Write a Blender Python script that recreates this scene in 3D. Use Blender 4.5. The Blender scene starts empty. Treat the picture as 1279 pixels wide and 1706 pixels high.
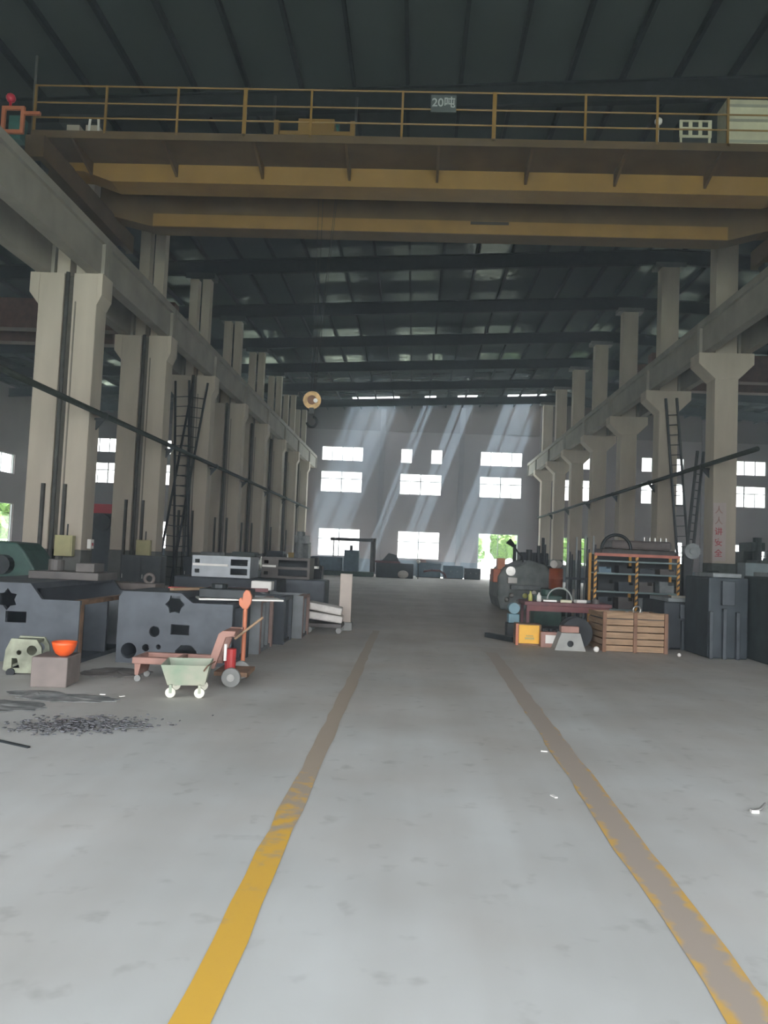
import bpy, bmesh, math, random
from mathutils import Vector, Matrix
random.seed(7)
sc = bpy.context.scene
COL = sc.collection
PI = math.pi

# ------------------------------------------------------------------ camera
F_PX, CAM_H = 1290.0, 1.65
yaw, pitch, roll = math.radians(-2.346), math.radians(3.203), math.radians(2.397)
fw = Vector((math.sin(yaw)*math.cos(pitch), math.cos(yaw)*math.cos(pitch), math.sin(pitch)))
r0 = Vector((math.cos(yaw), -math.sin(yaw), 0)); u0 = r0.cross(fw)
rt = math.cos(roll)*r0 + math.sin(roll)*u0
up = -math.sin(roll)*r0 + math.cos(roll)*u0
cd = bpy.data.cameras.new('camera'); cam = bpy.data.objects.new('camera', cd); COL.objects.link(cam)
cd.sensor_fit = 'VERTICAL'; cd.sensor_height = 36; cd.lens = F_PX*36/1706
cd.clip_start = .05; cd.clip_end = 500
m = Matrix((rt, up, -fw)).transposed().to_4x4(); m.translation = (0, 0, CAM_H); cam.matrix_world = m
sc.camera = cam

# ------------------------------------------------------------------ world, light, exposure
w = bpy.data.worlds.new('world'); sc.world = w; w.use_nodes = True
nt = w.node_tree; nt.nodes.clear()
out = nt.nodes.new('ShaderNodeOutputWorld'); bg = nt.nodes.new('ShaderNodeBackground')
tc = nt.nodes.new('ShaderNodeTexCoord'); sx = nt.nodes.new('ShaderNodeSeparateXYZ'); cr = nt.nodes.new('ShaderNodeValToRGB')
nt.links.new(tc.outputs['Generated'], sx.inputs[0]); nt.links.new(sx.outputs['Z'], cr.inputs[0])
cr.color_ramp.elements[0].position = 0.0; cr.color_ramp.elements[0].color = (.97, .985, 1, 1)
cr.color_ramp.elements[1].position = .8; cr.color_ramp.elements[1].color = (.82, .91, 1, 1)
nt.links.new(cr.outputs[0], bg.inputs[0]); bg.inputs[1].default_value = 1.25
nt.links.new(bg.outputs[0], out.inputs[0])
def daylight_portal(name, loc, rot, sx_, sy_):
    l = bpy.data.lights.new(name, 'AREA'); l.shape = 'RECTANGLE'; l.size = sx_; l.size_y = sy_
    l.cycles.is_portal = True
    o = bpy.data.objects.new(name, l); o.location = loc; o.rotation_euler = rot; COL.objects.link(o)
sc.view_settings.view_transform = 'Standard'; sc.view_settings.look = 'None'
sc.view_settings.gamma = 1; sc.view_settings.use_curve_mapping = False
sc.view_settings.exposure = 2.74
cy = sc.cycles
cy.max_bounces = 7; cy.diffuse_bounces = 5; cy.glossy_bounces = 3; cy.transparent_max_bounces = 8
cy.volume_bounces = 1; cy.volume_max_steps = 64; cy.sample_clamp_indirect = 6; cy.use_denoising = True
BACK = -5.0
sl = bpy.data.lights.new('sun', 'SUN'); sl.energy = 10; sl.angle = .01; sl.color = (.78, .89, 1)
so = bpy.data.objects.new('sun', sl); COL.objects.link(so)
so.rotation_euler = Vector((-.34, 0, -1)).to_track_quat('-Z', 'Y').to_euler()
daylight_portal('rear_door_daylight', (0, BACK+.05, 3.8), (-PI/2, 0, 0), 27.8, 7.5)

# ------------------------------------------------------------------ materials
MATS = {}
def mat(name, col, rough=.7, metal=0, var=.15, scale=4, bump=0, col2=None, coords='Object', detail=5, stretch=None, spec=.5):
    if name in MATS: return MATS[name]
    M = bpy.data.materials.new(name); M.use_nodes = True; n = M.node_tree; b = n.nodes['Principled BSDF']
    b.inputs['Roughness'].default_value = rough; b.inputs['Metallic'].default_value = metal
    b.inputs['Specular IOR Level'].default_value = spec
    t = n.nodes.new('ShaderNodeTexCoord'); no = n.nodes.new('ShaderNodeTexNoise')
    no.inputs['Scale'].default_value = scale; no.inputs['Detail'].default_value = detail
    src = t.outputs[coords]
    if stretch:
        mp = n.nodes.new('ShaderNodeMapping'); mp.inputs['Scale'].default_value = stretch
        n.links.new(src, mp.inputs[0]); src = mp.outputs[0]
    n.links.new(src, no.inputs['Vector'])
    r = n.nodes.new('ShaderNodeValToRGB'); r.color_ramp.elements[0].position = .32; r.color_ramp.elements[1].position = .68
    a = [max(0, c*(1-var)) for c in col]; c2 = col2 or [min(1, c*(1+var)) for c in col]
    r.color_ramp.elements[0].color = (*a, 1); r.color_ramp.elements[1].color = (*c2, 1)
    n.links.new(no.outputs['Fac'], r.inputs[0]); n.links.new(r.outputs[0], b.inputs['Base Color'])
    if bump:
        bp = n.nodes.new('ShaderNodeBump'); bp.inputs['Strength'].default_value = bump; bp.inputs['Distance'].default_value = .05
        n.links.new(no.outputs['Fac'], bp.inputs['Height']); n.links.new(bp.outputs[0], b.inputs['Normal'])
    MATS[name] = M; return M
concrete = mat('column_concrete', (.53, .465, .385), .85, var=.13, scale=1.2, stretch=(1, 1, .25))
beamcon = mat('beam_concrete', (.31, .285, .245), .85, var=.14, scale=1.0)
wallm = mat('end_wall_paint', (.18, .147, .145), .85, var=.06, scale=.6)
walltop = mat('upper_cladding', (.085, .06, .05), .7, var=.1, scale=.6)
dado = mat('dark_dado_paint', (.05, .065, .08), .7, var=.3, scale=1.5)
greybase = mat('column_base_paint', (.14, .14, .13), .8, var=.2, scale=2)
yellow = mat('crane_yellow', (.225, .128, .032), .5, var=.12, scale=1.5)
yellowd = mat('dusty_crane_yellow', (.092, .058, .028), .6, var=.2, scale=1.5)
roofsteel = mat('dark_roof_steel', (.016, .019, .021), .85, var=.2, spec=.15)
dsteel = mat('dark_steel', (.028, .033, .036), .5, .3, var=.3)
black = mat('black_void_paint', (.015, .017, .02), .7, var=.3)
cast = mat('grey_blue_casting', (.072, .081, .094), .6, .1, var=.22, scale=3)
cast2 = mat('pale_grey_casting', (.17, .18, .19), .6, .1, var=.2, scale=3)
castdark = mat('dark_blue_casting', (.028, .034, .042), .6, .1, var=.25, scale=3)
castgrn = mat('mottled_green_casting', (.17, .185, .18), .6, .1, var=.3, scale=3)
rust = mat('rusty_edge', (.19, .11, .065), .8, var=.35, scale=5)
pinkpaint = mat('faded_pink_paint', (.32, .17, .135), .6, var=.2, scale=4)
orangem = mat('orange_plastic', (.85, .12, .025), .35, var=.05)
orangep = mat('orange_paint', (.50, .16, .08), .5, var=.15)
redp = mat('red_paint', (.40, .035, .035), .5, var=.2)
maroon = mat('maroon_paint', (.13, .042, .045), .55, var=.25)
greencart = mat('pale_green_paint', (.28, .38, .27), .6, col2=(.42, .40, .32), scale=3.5)
palegreen = mat('yellow_green_grey_paint', (.25, .26, .19), .6, var=.35, scale=6)
white_rub = mat('white_rubber', (.68, .66, .55), .6, var=.1)
greyrub = mat('grey_rubber', (.25, .25, .24), .7, var=.2)
whitew = mat('white_wrap', (.66, .62, .58), .5, var=.1, bump=.3, scale=12)
creamp = mat('cream_enclosure', (.55, .52, .38), .5, var=.08)
ebox = mat('yellowish_enclosure', (.45, .42, .22), .5, var=.08)
wood = mat('crate_wood', (.31, .20, .12), .75, var=.25, scale=3, stretch=(1, 1, 8))
woodd = mat('crate_wood_dark', (.19, .10, .06), .75, var=.25, scale=3)
brownbox = mat('brown_grey_block', (.20, .165, .15), .75, var=.15, scale=4)
teal = mat('teal_paint', (.04, .13, .12), .5, var=.2)
greenm = mat('machine_green', (.03, .075, .06), .5, var=.25)
bluem = mat('machine_blue', (.07, .13, .18), .5, var=.2)
machgrey = mat('machine_grey', (.17, .185, .19), .5, var=.25, scale=5)
brownm = mat('brown_machine_paint', (.085, .075, .07), .6, var=.3, scale=3)
darkgreen = mat('dark_green_grey', (.035, .05, .045), .6, var=.3)
conduit = mat('conduit_grey', (.085, .085, .08), .8, var=.2, spec=.2)
pipem = mat('pipe_dark_green', (.03, .036, .03), .85, var=.2, spec=.15)
steel = mat('bright_steel', (.45, .44, .42), .35, .8, var=.2)
labelw = mat('white_label', (.75, .72, .68), .6, var=.04)
signpink = mat('sign_pink_white', (.56, .48, .46), .6, var=.04)
signred = mat('sign_red', (.50, .10, .11), .6, var=.05)
yellowbox = mat('yellow_box_paint', (.80, .42, .03), .5, var=.08)
stripeblk = mat('stripe_black', (.04, .035, .03), .6, var=.1)
stripeyel = mat('stripe_orange_yellow', (.60, .30, .06), .6, var=.1)
darkcloth = mat('dark_rubber_sheet', (.15, .155, .155), .8, var=.3, scale=6, col2=(.27, .27, .26))
rope = mat('wire_rope', (.04, .04, .04), .5, .4, var=.1)
leaf = mat('foliage', (.035, .09, .012), .8, var=.6, scale=6, col2=(.14, .24, .04), detail=9)
bark = mat('bark', (.12, .09, .06), .9, var=.3)
fencew = mat('white_fence_paint', (.75, .78, .74), .6, var=.05)
framew = mat('window_frame_paint', (.28, .30, .30), .5, var=.1)

def foil_material():                                         # dusty, crinkled reflective insulation under the roof sheets
    M = bpy.data.materials.new('roof_foil'); M.use_nodes = True; n = M.node_tree; n.nodes.clear(); N = n.nodes.new
    o = N('ShaderNodeOutputMaterial'); df = N('ShaderNodeBsdfDiffuse'); gl = N('ShaderNodeBsdfGlossy'); mx = N('ShaderNodeMixShader')
    df.inputs[0].default_value = (.054, .066, .064, 1); gl.inputs[0].default_value = (.95, .97, .9, 1); gl.inputs['Roughness'].default_value = .13
    t = N('ShaderNodeTexCoord'); no = N('ShaderNodeTexNoise'); no.inputs['Scale'].default_value = 2.6; no.inputs['Detail'].default_value = 4
    n.links.new(t.outputs['Object'], no.inputs['Vector'])
    bp = N('ShaderNodeBump'); bp.inputs['Strength'].default_value = .3; bp.inputs['Distance'].default_value = .05
    n.links.new(no.outputs['Fac'], bp.inputs['Height']); n.links.new(bp.outputs[0], gl.inputs['Normal'])
    lw = N('ShaderNodeLayerWeight'); pw = N('ShaderNodeMath'); pw.operation = 'POWER'; pw.inputs[1].default_value = 14
    n.links.new(lw.outputs['Facing'], pw.inputs[0])
    mp = N('ShaderNodeMapping'); mp.inputs['Scale'].default_value = (.25, 1.1, 1); n2 = N('ShaderNodeTexNoise'); n2.inputs['Scale'].default_value = 1.6; n2.inputs['Detail'].default_value = 3
    n.links.new(t.outputs['Object'], mp.inputs[0]); n.links.new(mp.outputs[0], n2.inputs['Vector'])
    mr = N('ShaderNodeMapRange'); mr.inputs[1].default_value = .42; mr.inputs[2].default_value = .62; mr.inputs[3].default_value = .3; mr.inputs[4].default_value = 1
    n.links.new(n2.outputs['Fac'], mr.inputs[0])
    mu = N('ShaderNodeMath'); mu.operation = 'MULTIPLY'; n.links.new(pw.outputs[0], mu.inputs[0]); n.links.new(mr.outputs[0], mu.inputs[1])
    ma = N('ShaderNodeMath'); ma.operation = 'MULTIPLY_ADD'; ma.inputs[1].default_value = 6.5; ma.inputs[2].default_value = .02; n.links.new(mu.outputs[0], ma.inputs[0])
    n.links.new(ma.outputs[0], mx.inputs[0]); n.links.new(df.outputs[0], mx.inputs[1]); n.links.new(gl.outputs[0], mx.inputs[2]); n.links.new(mx.outputs[0], o.inputs[0])
    return M
foil = foil_material()

def floor_material():
    M = bpy.data.materials.new('concrete_floor'); M.use_nodes = True; n = M.node_tree; b = n.nodes['Principled BSDF']
    b.inputs['Roughness'].default_value = .62; b.inputs['Specular IOR Level'].default_value = .35
    t = n.nodes.new('ShaderNodeTexCoord')
    def noise(s, d, st=None):
        no = n.nodes.new('ShaderNodeTexNoise'); no.inputs['Scale'].default_value = s; no.inputs['Detail'].default_value = d
        if st:
            mp = n.nodes.new('ShaderNodeMapping'); mp.inputs['Scale'].default_value = st
            n.links.new(t.outputs['Object'], mp.inputs[0]); n.links.new(mp.outputs[0], no.inputs['Vector'])
        else: n.links.new(t.outputs['Object'], no.inputs['Vector'])
        return no.outputs['Fac']
    def ramp(src, p0, c0, p1, c1):
        r = n.nodes.new('ShaderNodeValToRGB'); r.color_ramp.elements[0].position = p0; r.color_ramp.elements[1].position = p1
        r.color_ramp.elements[0].color = (*c0, 1); r.color_ramp.elements[1].color = (*c1, 1); n.links.new(src, r.inputs[0]); return r.outputs[0]
    def mul(a, c):
        x = n.nodes.new('ShaderNodeMix'); x.data_type = 'RGBA'; x.blend_type = 'MULTIPLY'; x.inputs[0].default_value = 1
        n.links.new(a, x.inputs[6]); n.links.new(c, x.inputs[7]); return x.outputs[2]
    base = ramp(noise(.55, 6), .35, (.50, .50, .48), .68, (.62, .625, .61))
    tyre = ramp(noise(1.2, 3, (1.6, .12, 1)), .38, (.92, .91, .90), .6, (1, 1, 1))
    spots = ramp(noise(5, 8), .60, (1, 1, 1), .74, (.80, .80, .79))
    c = mul(mul(base, tyre), spots)
    sp = n.nodes.new('ShaderNodeSeparateXYZ'); n.links.new(t.outputs['Object'], sp.inputs[0])
    ad = n.nodes.new('ShaderNodeMath'); ad.operation = 'MULTIPLY_ADD'; ad.inputs[1].default_value = .05; ad.inputs[2].default_value = -.45; n.links.new(sp.outputs['Y'], ad.inputs[0])
    a2 = n.nodes.new('ShaderNodeMath'); a2.operation = 'ADD'; n.links.new(ad.outputs[0], a2.inputs[0]); n.links.new(noise(.8, 5), a2.inputs[1])
    c = mul(c, ramp(a2.outputs[0], .2, (1, 1, 1), 1.1, (.88, .78, .71)))      # brown dust and oil of the working area
    n.links.new(c, b.inputs['Base Color'])
    return M
floorm = floor_material()

def stripe_material(name, c_new, c_old, thr, edge_keep, drift=0):
    """worn floor paint: new paint colour where it survives, rubbed brown where wheels ran"""
    M = bpy.data.materials.new(name); M.use_nodes = True; n = M.node_tree; b = n.nodes['Principled BSDF']
    b.inputs['Roughness'].default_value = .6
    t = n.nodes.new('ShaderNodeTexCoord'); sp = n.nodes.new('ShaderNodeSeparateXYZ'); n.links.new(t.outputs['Object'], sp.inputs[0])
    no = n.nodes.new('ShaderNodeTexNoise'); no.inputs['Scale'].default_value = 9; no.inputs['Detail'].default_value = 6; n.links.new(t.outputs['Object'], no.inputs['Vector'])
    def ma(op, a, bb=None, c=None):
        x = n.nodes.new('ShaderNodeMath'); x.operation = op
        for i, v in enumerate((a, bb, c)):
            if v is None: continue
            if isinstance(v, (int, float)): x.inputs[i].default_value = v
            else: n.links.new(v, x.inputs[i])
        return x.outputs[0]
    # wear = along-distance term - edge term + noise
    along = ma('MULTIPLY_ADD', sp.outputs['Y'], thr[0], thr[1])
    edge = ma('MULTIPLY', ma('ABSOLUTE', ma('SUBTRACT', sp.outputs['X'], ma('MULTIPLY_ADD', sp.outputs['Y'], drift, -3*drift))), edge_keep)
    wv = ma('ADD', ma('SUBTRACT', along, edge), ma('MULTIPLY_ADD', no.outputs['Fac'], 1.4, -.7))
    cl = n.nodes.new('ShaderNodeClamp'); n.links.new(wv, cl.inputs[0])
    r = n.nodes.new('ShaderNodeValToRGB'); r.color_ramp.elements[0].position = .3; r.color_ramp.elements[1].position = .65
    r.color_ramp.elements[0].color = (*c_new, 1); r.color_ramp.elements[1].color = (*c_old, 1)
    n.links.new(cl.outputs[0], r.inputs[0]); n.links.new(r.outputs[0], b.inputs['Base Color'])
    return M

glassm = bpy.data.materials.new('window_glass'); glassm.use_nodes = True
_n = glassm.node_tree; _n.nodes.clear(); _o = _n.nodes.new('ShaderNodeOutputMaterial'); _t = _n.nodes.new('ShaderNodeBsdfTransparent'); _g = _n.nodes.new('ShaderNodeBsdfGlossy')
_g.inputs['Roughness'].default_value = .05; _m = _n.nodes.new('ShaderNodeMixShader'); _m.inputs[0].default_value = .06
_t.inputs[0].default_value = (.95, .97, .96, 1)
_n.links.new(_t.outputs[0], _m.inputs[1]); _n.links.new(_g.outputs[0], _m.inputs[2]); _n.links.new(_m.outputs[0], _o.inputs[0])

# ------------------------------------------------------------------ builders
class MB:
    def __init__(s): s.bm = bmesh.new()
    def add(s, verts, faces):
        vs = [s.bm.verts.new(v) for v in verts]
        for f in faces:
            try: s.bm.faces.new([vs[i] for i in f])
            except ValueError: pass
        return s
    def box(s, x0, x1, y0, y1, z0, z1):
        v = [(x, y, z) for x in (x0, x1) for y in (y0, y1) for z in (z0, z1)]
        return s.add(v, [(0, 1, 3, 2), (4, 6, 7, 5), (0, 4, 5, 1), (2, 3, 7, 6), (0, 2, 6, 4), (1, 5, 7, 3)])
    def prism(s, pts, axis, a, b):
        """outline pts (2D) extruded along axis from a to b"""
        def P(p, t):
            return {'x': (t, p[0], p[1]), 'y': (p[0], t, p[1]), 'z': (p[0], p[1], t)}[axis]
        n = len(pts); v = [P(p, a) for p in pts]+[P(p, b) for p in pts]
        return s.add(v, [tuple(range(n)), tuple(range(2*n-1, n-1, -1))]+[(i, (i+1) % n, n+(i+1) % n, n+i) for i in range(n)])
    def cyl(s, p, q, r, n=14, r2=None):
        p, q = Vector(p), Vector(q); d = (q-p).normalized(); a = d.orthogonal().normalized(); b = d.cross(a); r2 = r if r2 is None else r2
        v = [p+r*(math.cos(2*PI*i/n)*a+math.sin(2*PI*i/n)*b) for i in range(n)]+[q+r2*(math.cos(2*PI*i/n)*a+math.sin(2*PI*i/n)*b) for i in range(n)]
        return s.add(v, [tuple(range(n-1, -1, -1)), tuple(range(n, 2*n))]+[(i, (i+1) % n, n+(i+1) % n, n+i) for i in range(n)])
    def tube(s, pts, r, n=10):
        for a, b in zip(pts, pts[1:]): s.cyl(a, b, r, n)
        for p in pts[1:-1]: s.ball(p, r, 8)
        return s
    def ball(s, c, r, n=12, sc=(1, 1, 1)):
        c = Vector(c)
        bmesh.ops.create_uvsphere(s.bm, u_segments=n, v_segments=max(4, n//2+1), radius=1, matrix=Matrix.Translation(c) @ Matrix.Diagonal((r*sc[0], r*sc[1], r*sc[2], 1)))
        return s
    def ring(s, c, axis, R, r, a0=0, a1=2*PI, n=28, m=8):
        c = Vector(c); ax = Vector(axis).normalized(); a = ax.orthogonal().normalized()
        if abs(ax.y) > .9: a = Vector((1, 0, 0)); 
        b = ax.cross(a)
        if b.z < 0: b = -b
        full = abs(a1-a0-2*PI) < 1e-4; k = n if full else n+1
        v = []
        for i in range(k):
            t = a0+(a1-a0)*i/n; d = math.cos(t)*a+math.sin(t)*b
            for j in range(m):
                u = 2*PI*j/m; v.append(c+d*(R+r*math.cos(u))+ax*r*math.sin(u))
        f = []
        for i in range(n):
            i2 = (i+1) % k
            for j in range(m): f.append((i*m+j, i*m+(j+1) % m, i2*m+(j+1) % m, i2*m+j))
        return s.add(v, f)
    def lathe(s, prof, c=(0, 0, 0), n=28):
        c = Vector(c); v = []; f = []
        for i in range(n):
            t = 2*PI*i/n
            for r, z in prof: v.append(c+Vector((r*math.cos(t), r*math.sin(t), z)))
        k = len(prof)
        for i in range(n):
            for j in range(k-1): f.append((i*k+j, ((i+1) % n)*k+j, ((i+1) % n)*k+j+1, i*k+j+1))
        return s.add(v, f)
    def build(s, name, material, parent=None, bevel=0, smooth=False, loc=None):
        bmesh.ops.remove_doubles(s.bm, verts=s.bm.verts, dist=1e-5)
        bmesh.ops.recalc_face_normals(s.bm, faces=s.bm.faces)
        me = bpy.data.meshes.new(name); s.bm.to_mesh(me); s.bm.free()
        me.materials.append(material)
        if smooth:
            for p in me.polygons: p.use_smooth = True
        o = bpy.data.objects.new(name, me); COL.objects.link(o)
        if parent: o.parent = parent
        if loc: o.location = loc
        if bevel:
            b = o.modifiers.new('bevel', 'BEVEL'); b.width = bevel; b.segments = 2; b.limit_method = 'ANGLE'
        return o
def tag(o, label=None, cat=None, group=None, kind=None):
    if label: o['label'] = label
    if cat: o['category'] = cat
    if group: o['group'] = group
    if kind: o['kind'] = kind
    return o
def thing(name, label, cat, loc=(0, 0, 0), rz=0, group=None, kind=None):
    o = bpy.data.objects.new(name, None); COL.objects.link(o); o.location = loc; o.rotation_euler.z = rz
    o.empty_display_size = .2
    return tag(o, label, cat, group, kind)
def copy_tree(o, parent=None):
    c = o.copy(); COL.objects.link(c); c.parent = parent
    for ch in list(o.children): copy_tree(ch, c)
    return c
def circ(cx, cz, r, n=24, sz=1): return [(cx+r*math.cos(2*PI*i/n), cz+r*sz*math.sin(2*PI*i/n)) for i in range(n)]
def rect(x0, x1, z0, z1): return [(x0, z0), (x1, z0), (x1, z1), (x0, z1)]
def star(cx, cz, r, r2, n=6): return [(cx+(r if i % 2 else r2)*math.cos(PI*i/n), cz+(r if i % 2 else r2)*math.sin(PI*i/n)) for i in range(2*n)]
def plate(name, outline, holes, thick, material, parent=None, loc=(0, 0, 0), rot=(PI/2, 0, 0)):
    """flat plate in its own XZ plane with real cut-outs, thickness along +Y"""
    cu = bpy.data.curves.new(name+'_outline', 'CURVE'); cu.dimensions = '2D'; cu.fill_mode = 'BOTH'; cu.extrude = thick/2
    for pts in [outline]+holes:
        sp = cu.splines.new('POLY'); sp.points.add(len(pts)-1); sp.use_cyclic_u = True
        for i, p in enumerate(pts): sp.points[i].co = (p[0], p[1], 0, 1)
    tmp = bpy.data.objects.new('tmp', cu); COL.objects.link(tmp)
    dg = bpy.context.evaluated_depsgraph_get(); me = bpy.data.meshes.new_from_object(tmp.evaluated_get(dg))
    bpy.data.objects.remove(tmp); bpy.data.curves.remove(cu)
    me.transform(Matrix.Translation((0, thick/2, 0)) @ Matrix.Rotation(PI/2, 4, 'X'))
    me.materials.clear(); me.materials.append(material)
    o = bpy.data.objects.new(name, me); COL.objects.link(o); o.location = loc
    if rot != (PI/2, 0, 0): o.rotation_euler = rot
    if parent: o.parent = parent
    return o
def text(name, s, size, material, parent, loc, ext=.004, rot=(PI/2, 0, 0)):
    cu = bpy.data.curves.new(name, 'FONT'); cu.body = s; cu.size = size; cu.extrude = ext; cu.align_x = 'CENTER'; cu.align_y = 'CENTER'
    cu.offset = size*.012
    tmp = bpy.data.objects.new('tmp', cu); COL.objects.link(tmp)
    dg = bpy.context.evaluated_depsgraph_get(); me = bpy.data.meshes.new_from_object(tmp.evaluated_get(dg))
    bpy.data.objects.remove(tmp)
    me.materials.clear(); me.materials.append(material)
    o = bpy.data.objects.new(name, me); COL.objects.link(o); o.location = loc; o.rotation_euler = rot; o.parent = parent
    return o

# ================================================================== THE SETTING
YE = 67.2                                                    # inner face of the end wall
XL, XR = -31.0, 31.5
def roof_z(x): return 15.35+.05*(x-10) if x < 10.4 else 15.37-.05*(x-10.4)
st = lambda o: tag(o, kind='structure')
st(MB().box(XL-.3, XR+.3, BACK-.3, YE+.3, -.25, 0).build('floor', floorm))
# end wall with its window and door openings
cx = [.33+6.92*k for k in (-4, -3, -2, -1, 0, 1, 2, 3, 4)]
HW = 1.813
ROW = [(9.76, 11.02), (7.01, 8.84), (1.44, 3.83)]
outl = [(XL, 0), (5.45, 0), (5.45, 3.92), (8.9, 3.92), (8.9, 0), (XR, 0), (XR, roof_z(XR)+.05), (10.4, roof_z(10.4)+.05), (XL, roof_z(XL)+.05)]
holes = []
for c in cx:
    if abs(c) > 29: continue
    for r, (a, b) in enumerate(ROW):
        if r == 2 and 5 < c < 9: continue
        if r == 0 and abs(c-.33) < .1: holes += [rect(c-HW, c-HW+1.0, a, b), rect(c+HW-1.0, c+HW, a, b)]; continue
        holes.append(rect(c-HW, c+HW, a, b))
st(plate('wall_end', outl, holes, .3, wallm, loc=(0, YE, 0)))
st(MB().prism([(XL, 12.5), (XR, 12.5), (XR, roof_z(XR)-.02), (10.4, roof_z(10.4)-.02), (XL, roof_z(XL)-.02)], 'y', YE-.05, YE-.005).build('trim_1', walltop))
d = MB().box(XL, 5.4, YE-.03, YE, 0, 1.3).box(8.95, XR, YE-.03, YE, 0, 1.3); st(d.build('baseboard_end', dado))
pm = MB()
for c in cx[:-1]:
    x = c+3.46
    pm.box(x-.22, x+.22, YE-.16, YE, 0, roof_z(x)-.3)
st(pm.build('trim_2', mat('pilaster_paint', (.14, .12, .12), .85, var=.08)))
# windows: frame and pane are parts
wi = 1
def window_(xc, z0, z1, kind, x0=None, x1=None):
    global wi
    x0 = xc-HW if x0 is None else x0; x1 = xc+HW if x1 is None else x1
    W = bpy.data.objects.new('window_%d' % wi, None); COL.objects.link(W); W.location = ((x0+x1)/2, YE+.1, z0); wi += 1; st(W)
    hw = (x1-x0)/2; h = z1-z0; f = MB(); t = .05
    f.box(-hw, hw, -.03, .05, 0, t).box(-hw, hw, -.03, .05, h-t, h).box(-hw, -hw+t, -.03, .05, t, h-t).box(hw-t, hw, -.03, .05, t, h-t)
    if kind == 'top':
        for k in (-.5, 0, .5): f.box(k*hw-.035, k*hw+.035, -.03, .05, t, h-t)
    if kind == 'mid':
        f.box(-hw+t, hw-t, -.03, .05, h*.62, h*.62+.08); f.box(-.05, .05, -.03, .05, t, h-t)
        for k in (-.5, .5): f.box(k*hw-.03, k*hw+.03, -.03, .05, t, h*.62)
    if kind == 'low':
        f.box(-.05, .05, -.03, .05, t, h-t); f.box(-hw+t, hw-t, -.03, .05, h*.6, h*.6+.08)
    f.build('window_frame', framew, W)
    MB().box(-hw+t, hw-t, .06, .066, t, h-t).build('pane', glassm, W)
for c in cx:
    if abs(c) > 29: continue
    for r, (a, b) in enumerate(ROW):
        if r == 2 and 5 < c < 9: continue
        if r == 0 and abs(c-.33) < .1:
            window_(c, a, b, 'small', c-HW, c-HW+1.0); window_(c, a, b, 'small', c+HW-1.0, c+HW); continue
        window_(c, a, b, ('top', 'mid', 'low')[r])
# door in the end wall: open leaf frame
D = bpy.data.objects.new('door_1', None); COL.objects.link(D); D.location = (7.175, YE+.1, 0); st(D)
f = MB().box(-1.725, -1.655, -.1, .1, 0, 3.92).box(1.655, 1.725, -.1, .1, 0, 3.92).box(-1.655, 1.655, -.1, .1, 3.85, 3.92).box(-.04, .04, -.05, .05, 2.0, 3.85)
f.build('door_frame', framew, D)
# side walls
def side_wall(name, x, s):
    hs = []; outl = [(0, 0)]
    ys = [56.5-6*k for k in range(10)]
    for y in ys:
        if y < 38: continue
        hs.append(rect(y-1.75, y+1.75, 6.7, 8.2))
        if s > 0: hs.append(rect(y-1.75, y+1.75, 9.3, 10.5))
        if y != 56.5: hs.append(rect(y-1.75, y+1.75, 1.4, 3.8))
    hs.append(rect(54.7, 58.5, .45, 4.45))
    L = YE-BACK
    hs = [[(p[0]-BACK, p[1]) for p in h] for h in hs]
    o = plate(name, [(0, 0), (L, 0), (L, roof_z(x)+.05), (0, roof_z(x)+.05)], hs, .3, wallm, loc=(x, BACK, 0), rot=(0, 0, PI/2))
    if s > 0: o.location.x = x+.3
    st(o)
    fm = MB(); gm = MB(); xx = x-.15 if s < 0 else x+.15
    for h in hs:
        y0, y1, z0, z1 = h[0][0]+BACK, h[1][0]+BACK, h[0][1], h[2][1]; t = .05; yc = (y0+y1)/2
        fm.box(xx-.04, xx+.04, y0, y1, z0, z0+t).box(xx-.04, xx+.04, y0, y1, z1-t, z1).box(xx-.04, xx+.04, y0, y0+t, z0+t, z1-t).box(xx-.04, xx+.04, y1-t, y1, z0+t, z1-t)
        fm.box(xx-.04, xx+.04, yc-.025, yc+.025, z0+t, z1-t); gm.box(xx-.003, xx+.003, y0+t, yc-.025, z0+t, z1-t); gm.box(xx-.003, xx+.003, yc+.025, y1-t, z0+t, z1-t)
    W = bpy.data.objects.new('window_%d' % (40 if s < 0 else 41), None); COL.objects.link(W); st(W)
    fm.build('window_frame', framew, W); gm.build('pane', glassm, W)
    st(MB().box(x if s < 0 else x-.03, x+.03 if s < 0 else x, BACK, YE-.06, 0, .44).build('baseboard_left' if s < 0 else 'baseboard_right', dado))
side_wall('wall_left', XL, -1); side_wall('wall_right', XR, 1)
# rear wall with the wide doorway the daylight comes through, behind the camera
st(plate('wall_rear', [(XL, 0), (-14, 0), (-14, 7.6), (14, 7.6), (14, 0), (XR, 0), (XR, roof_z(XR)+.05), (10.4, roof_z(10.4)+.05), (XL, roof_z(XL)+.05)],
         [], .3, wallm, loc=(0, BACK-.3, 0)))
daylight_portal('end_windows_daylight', (0, YE-.05, 6.3), (PI/2, 0, 0), 58, 10)

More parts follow.
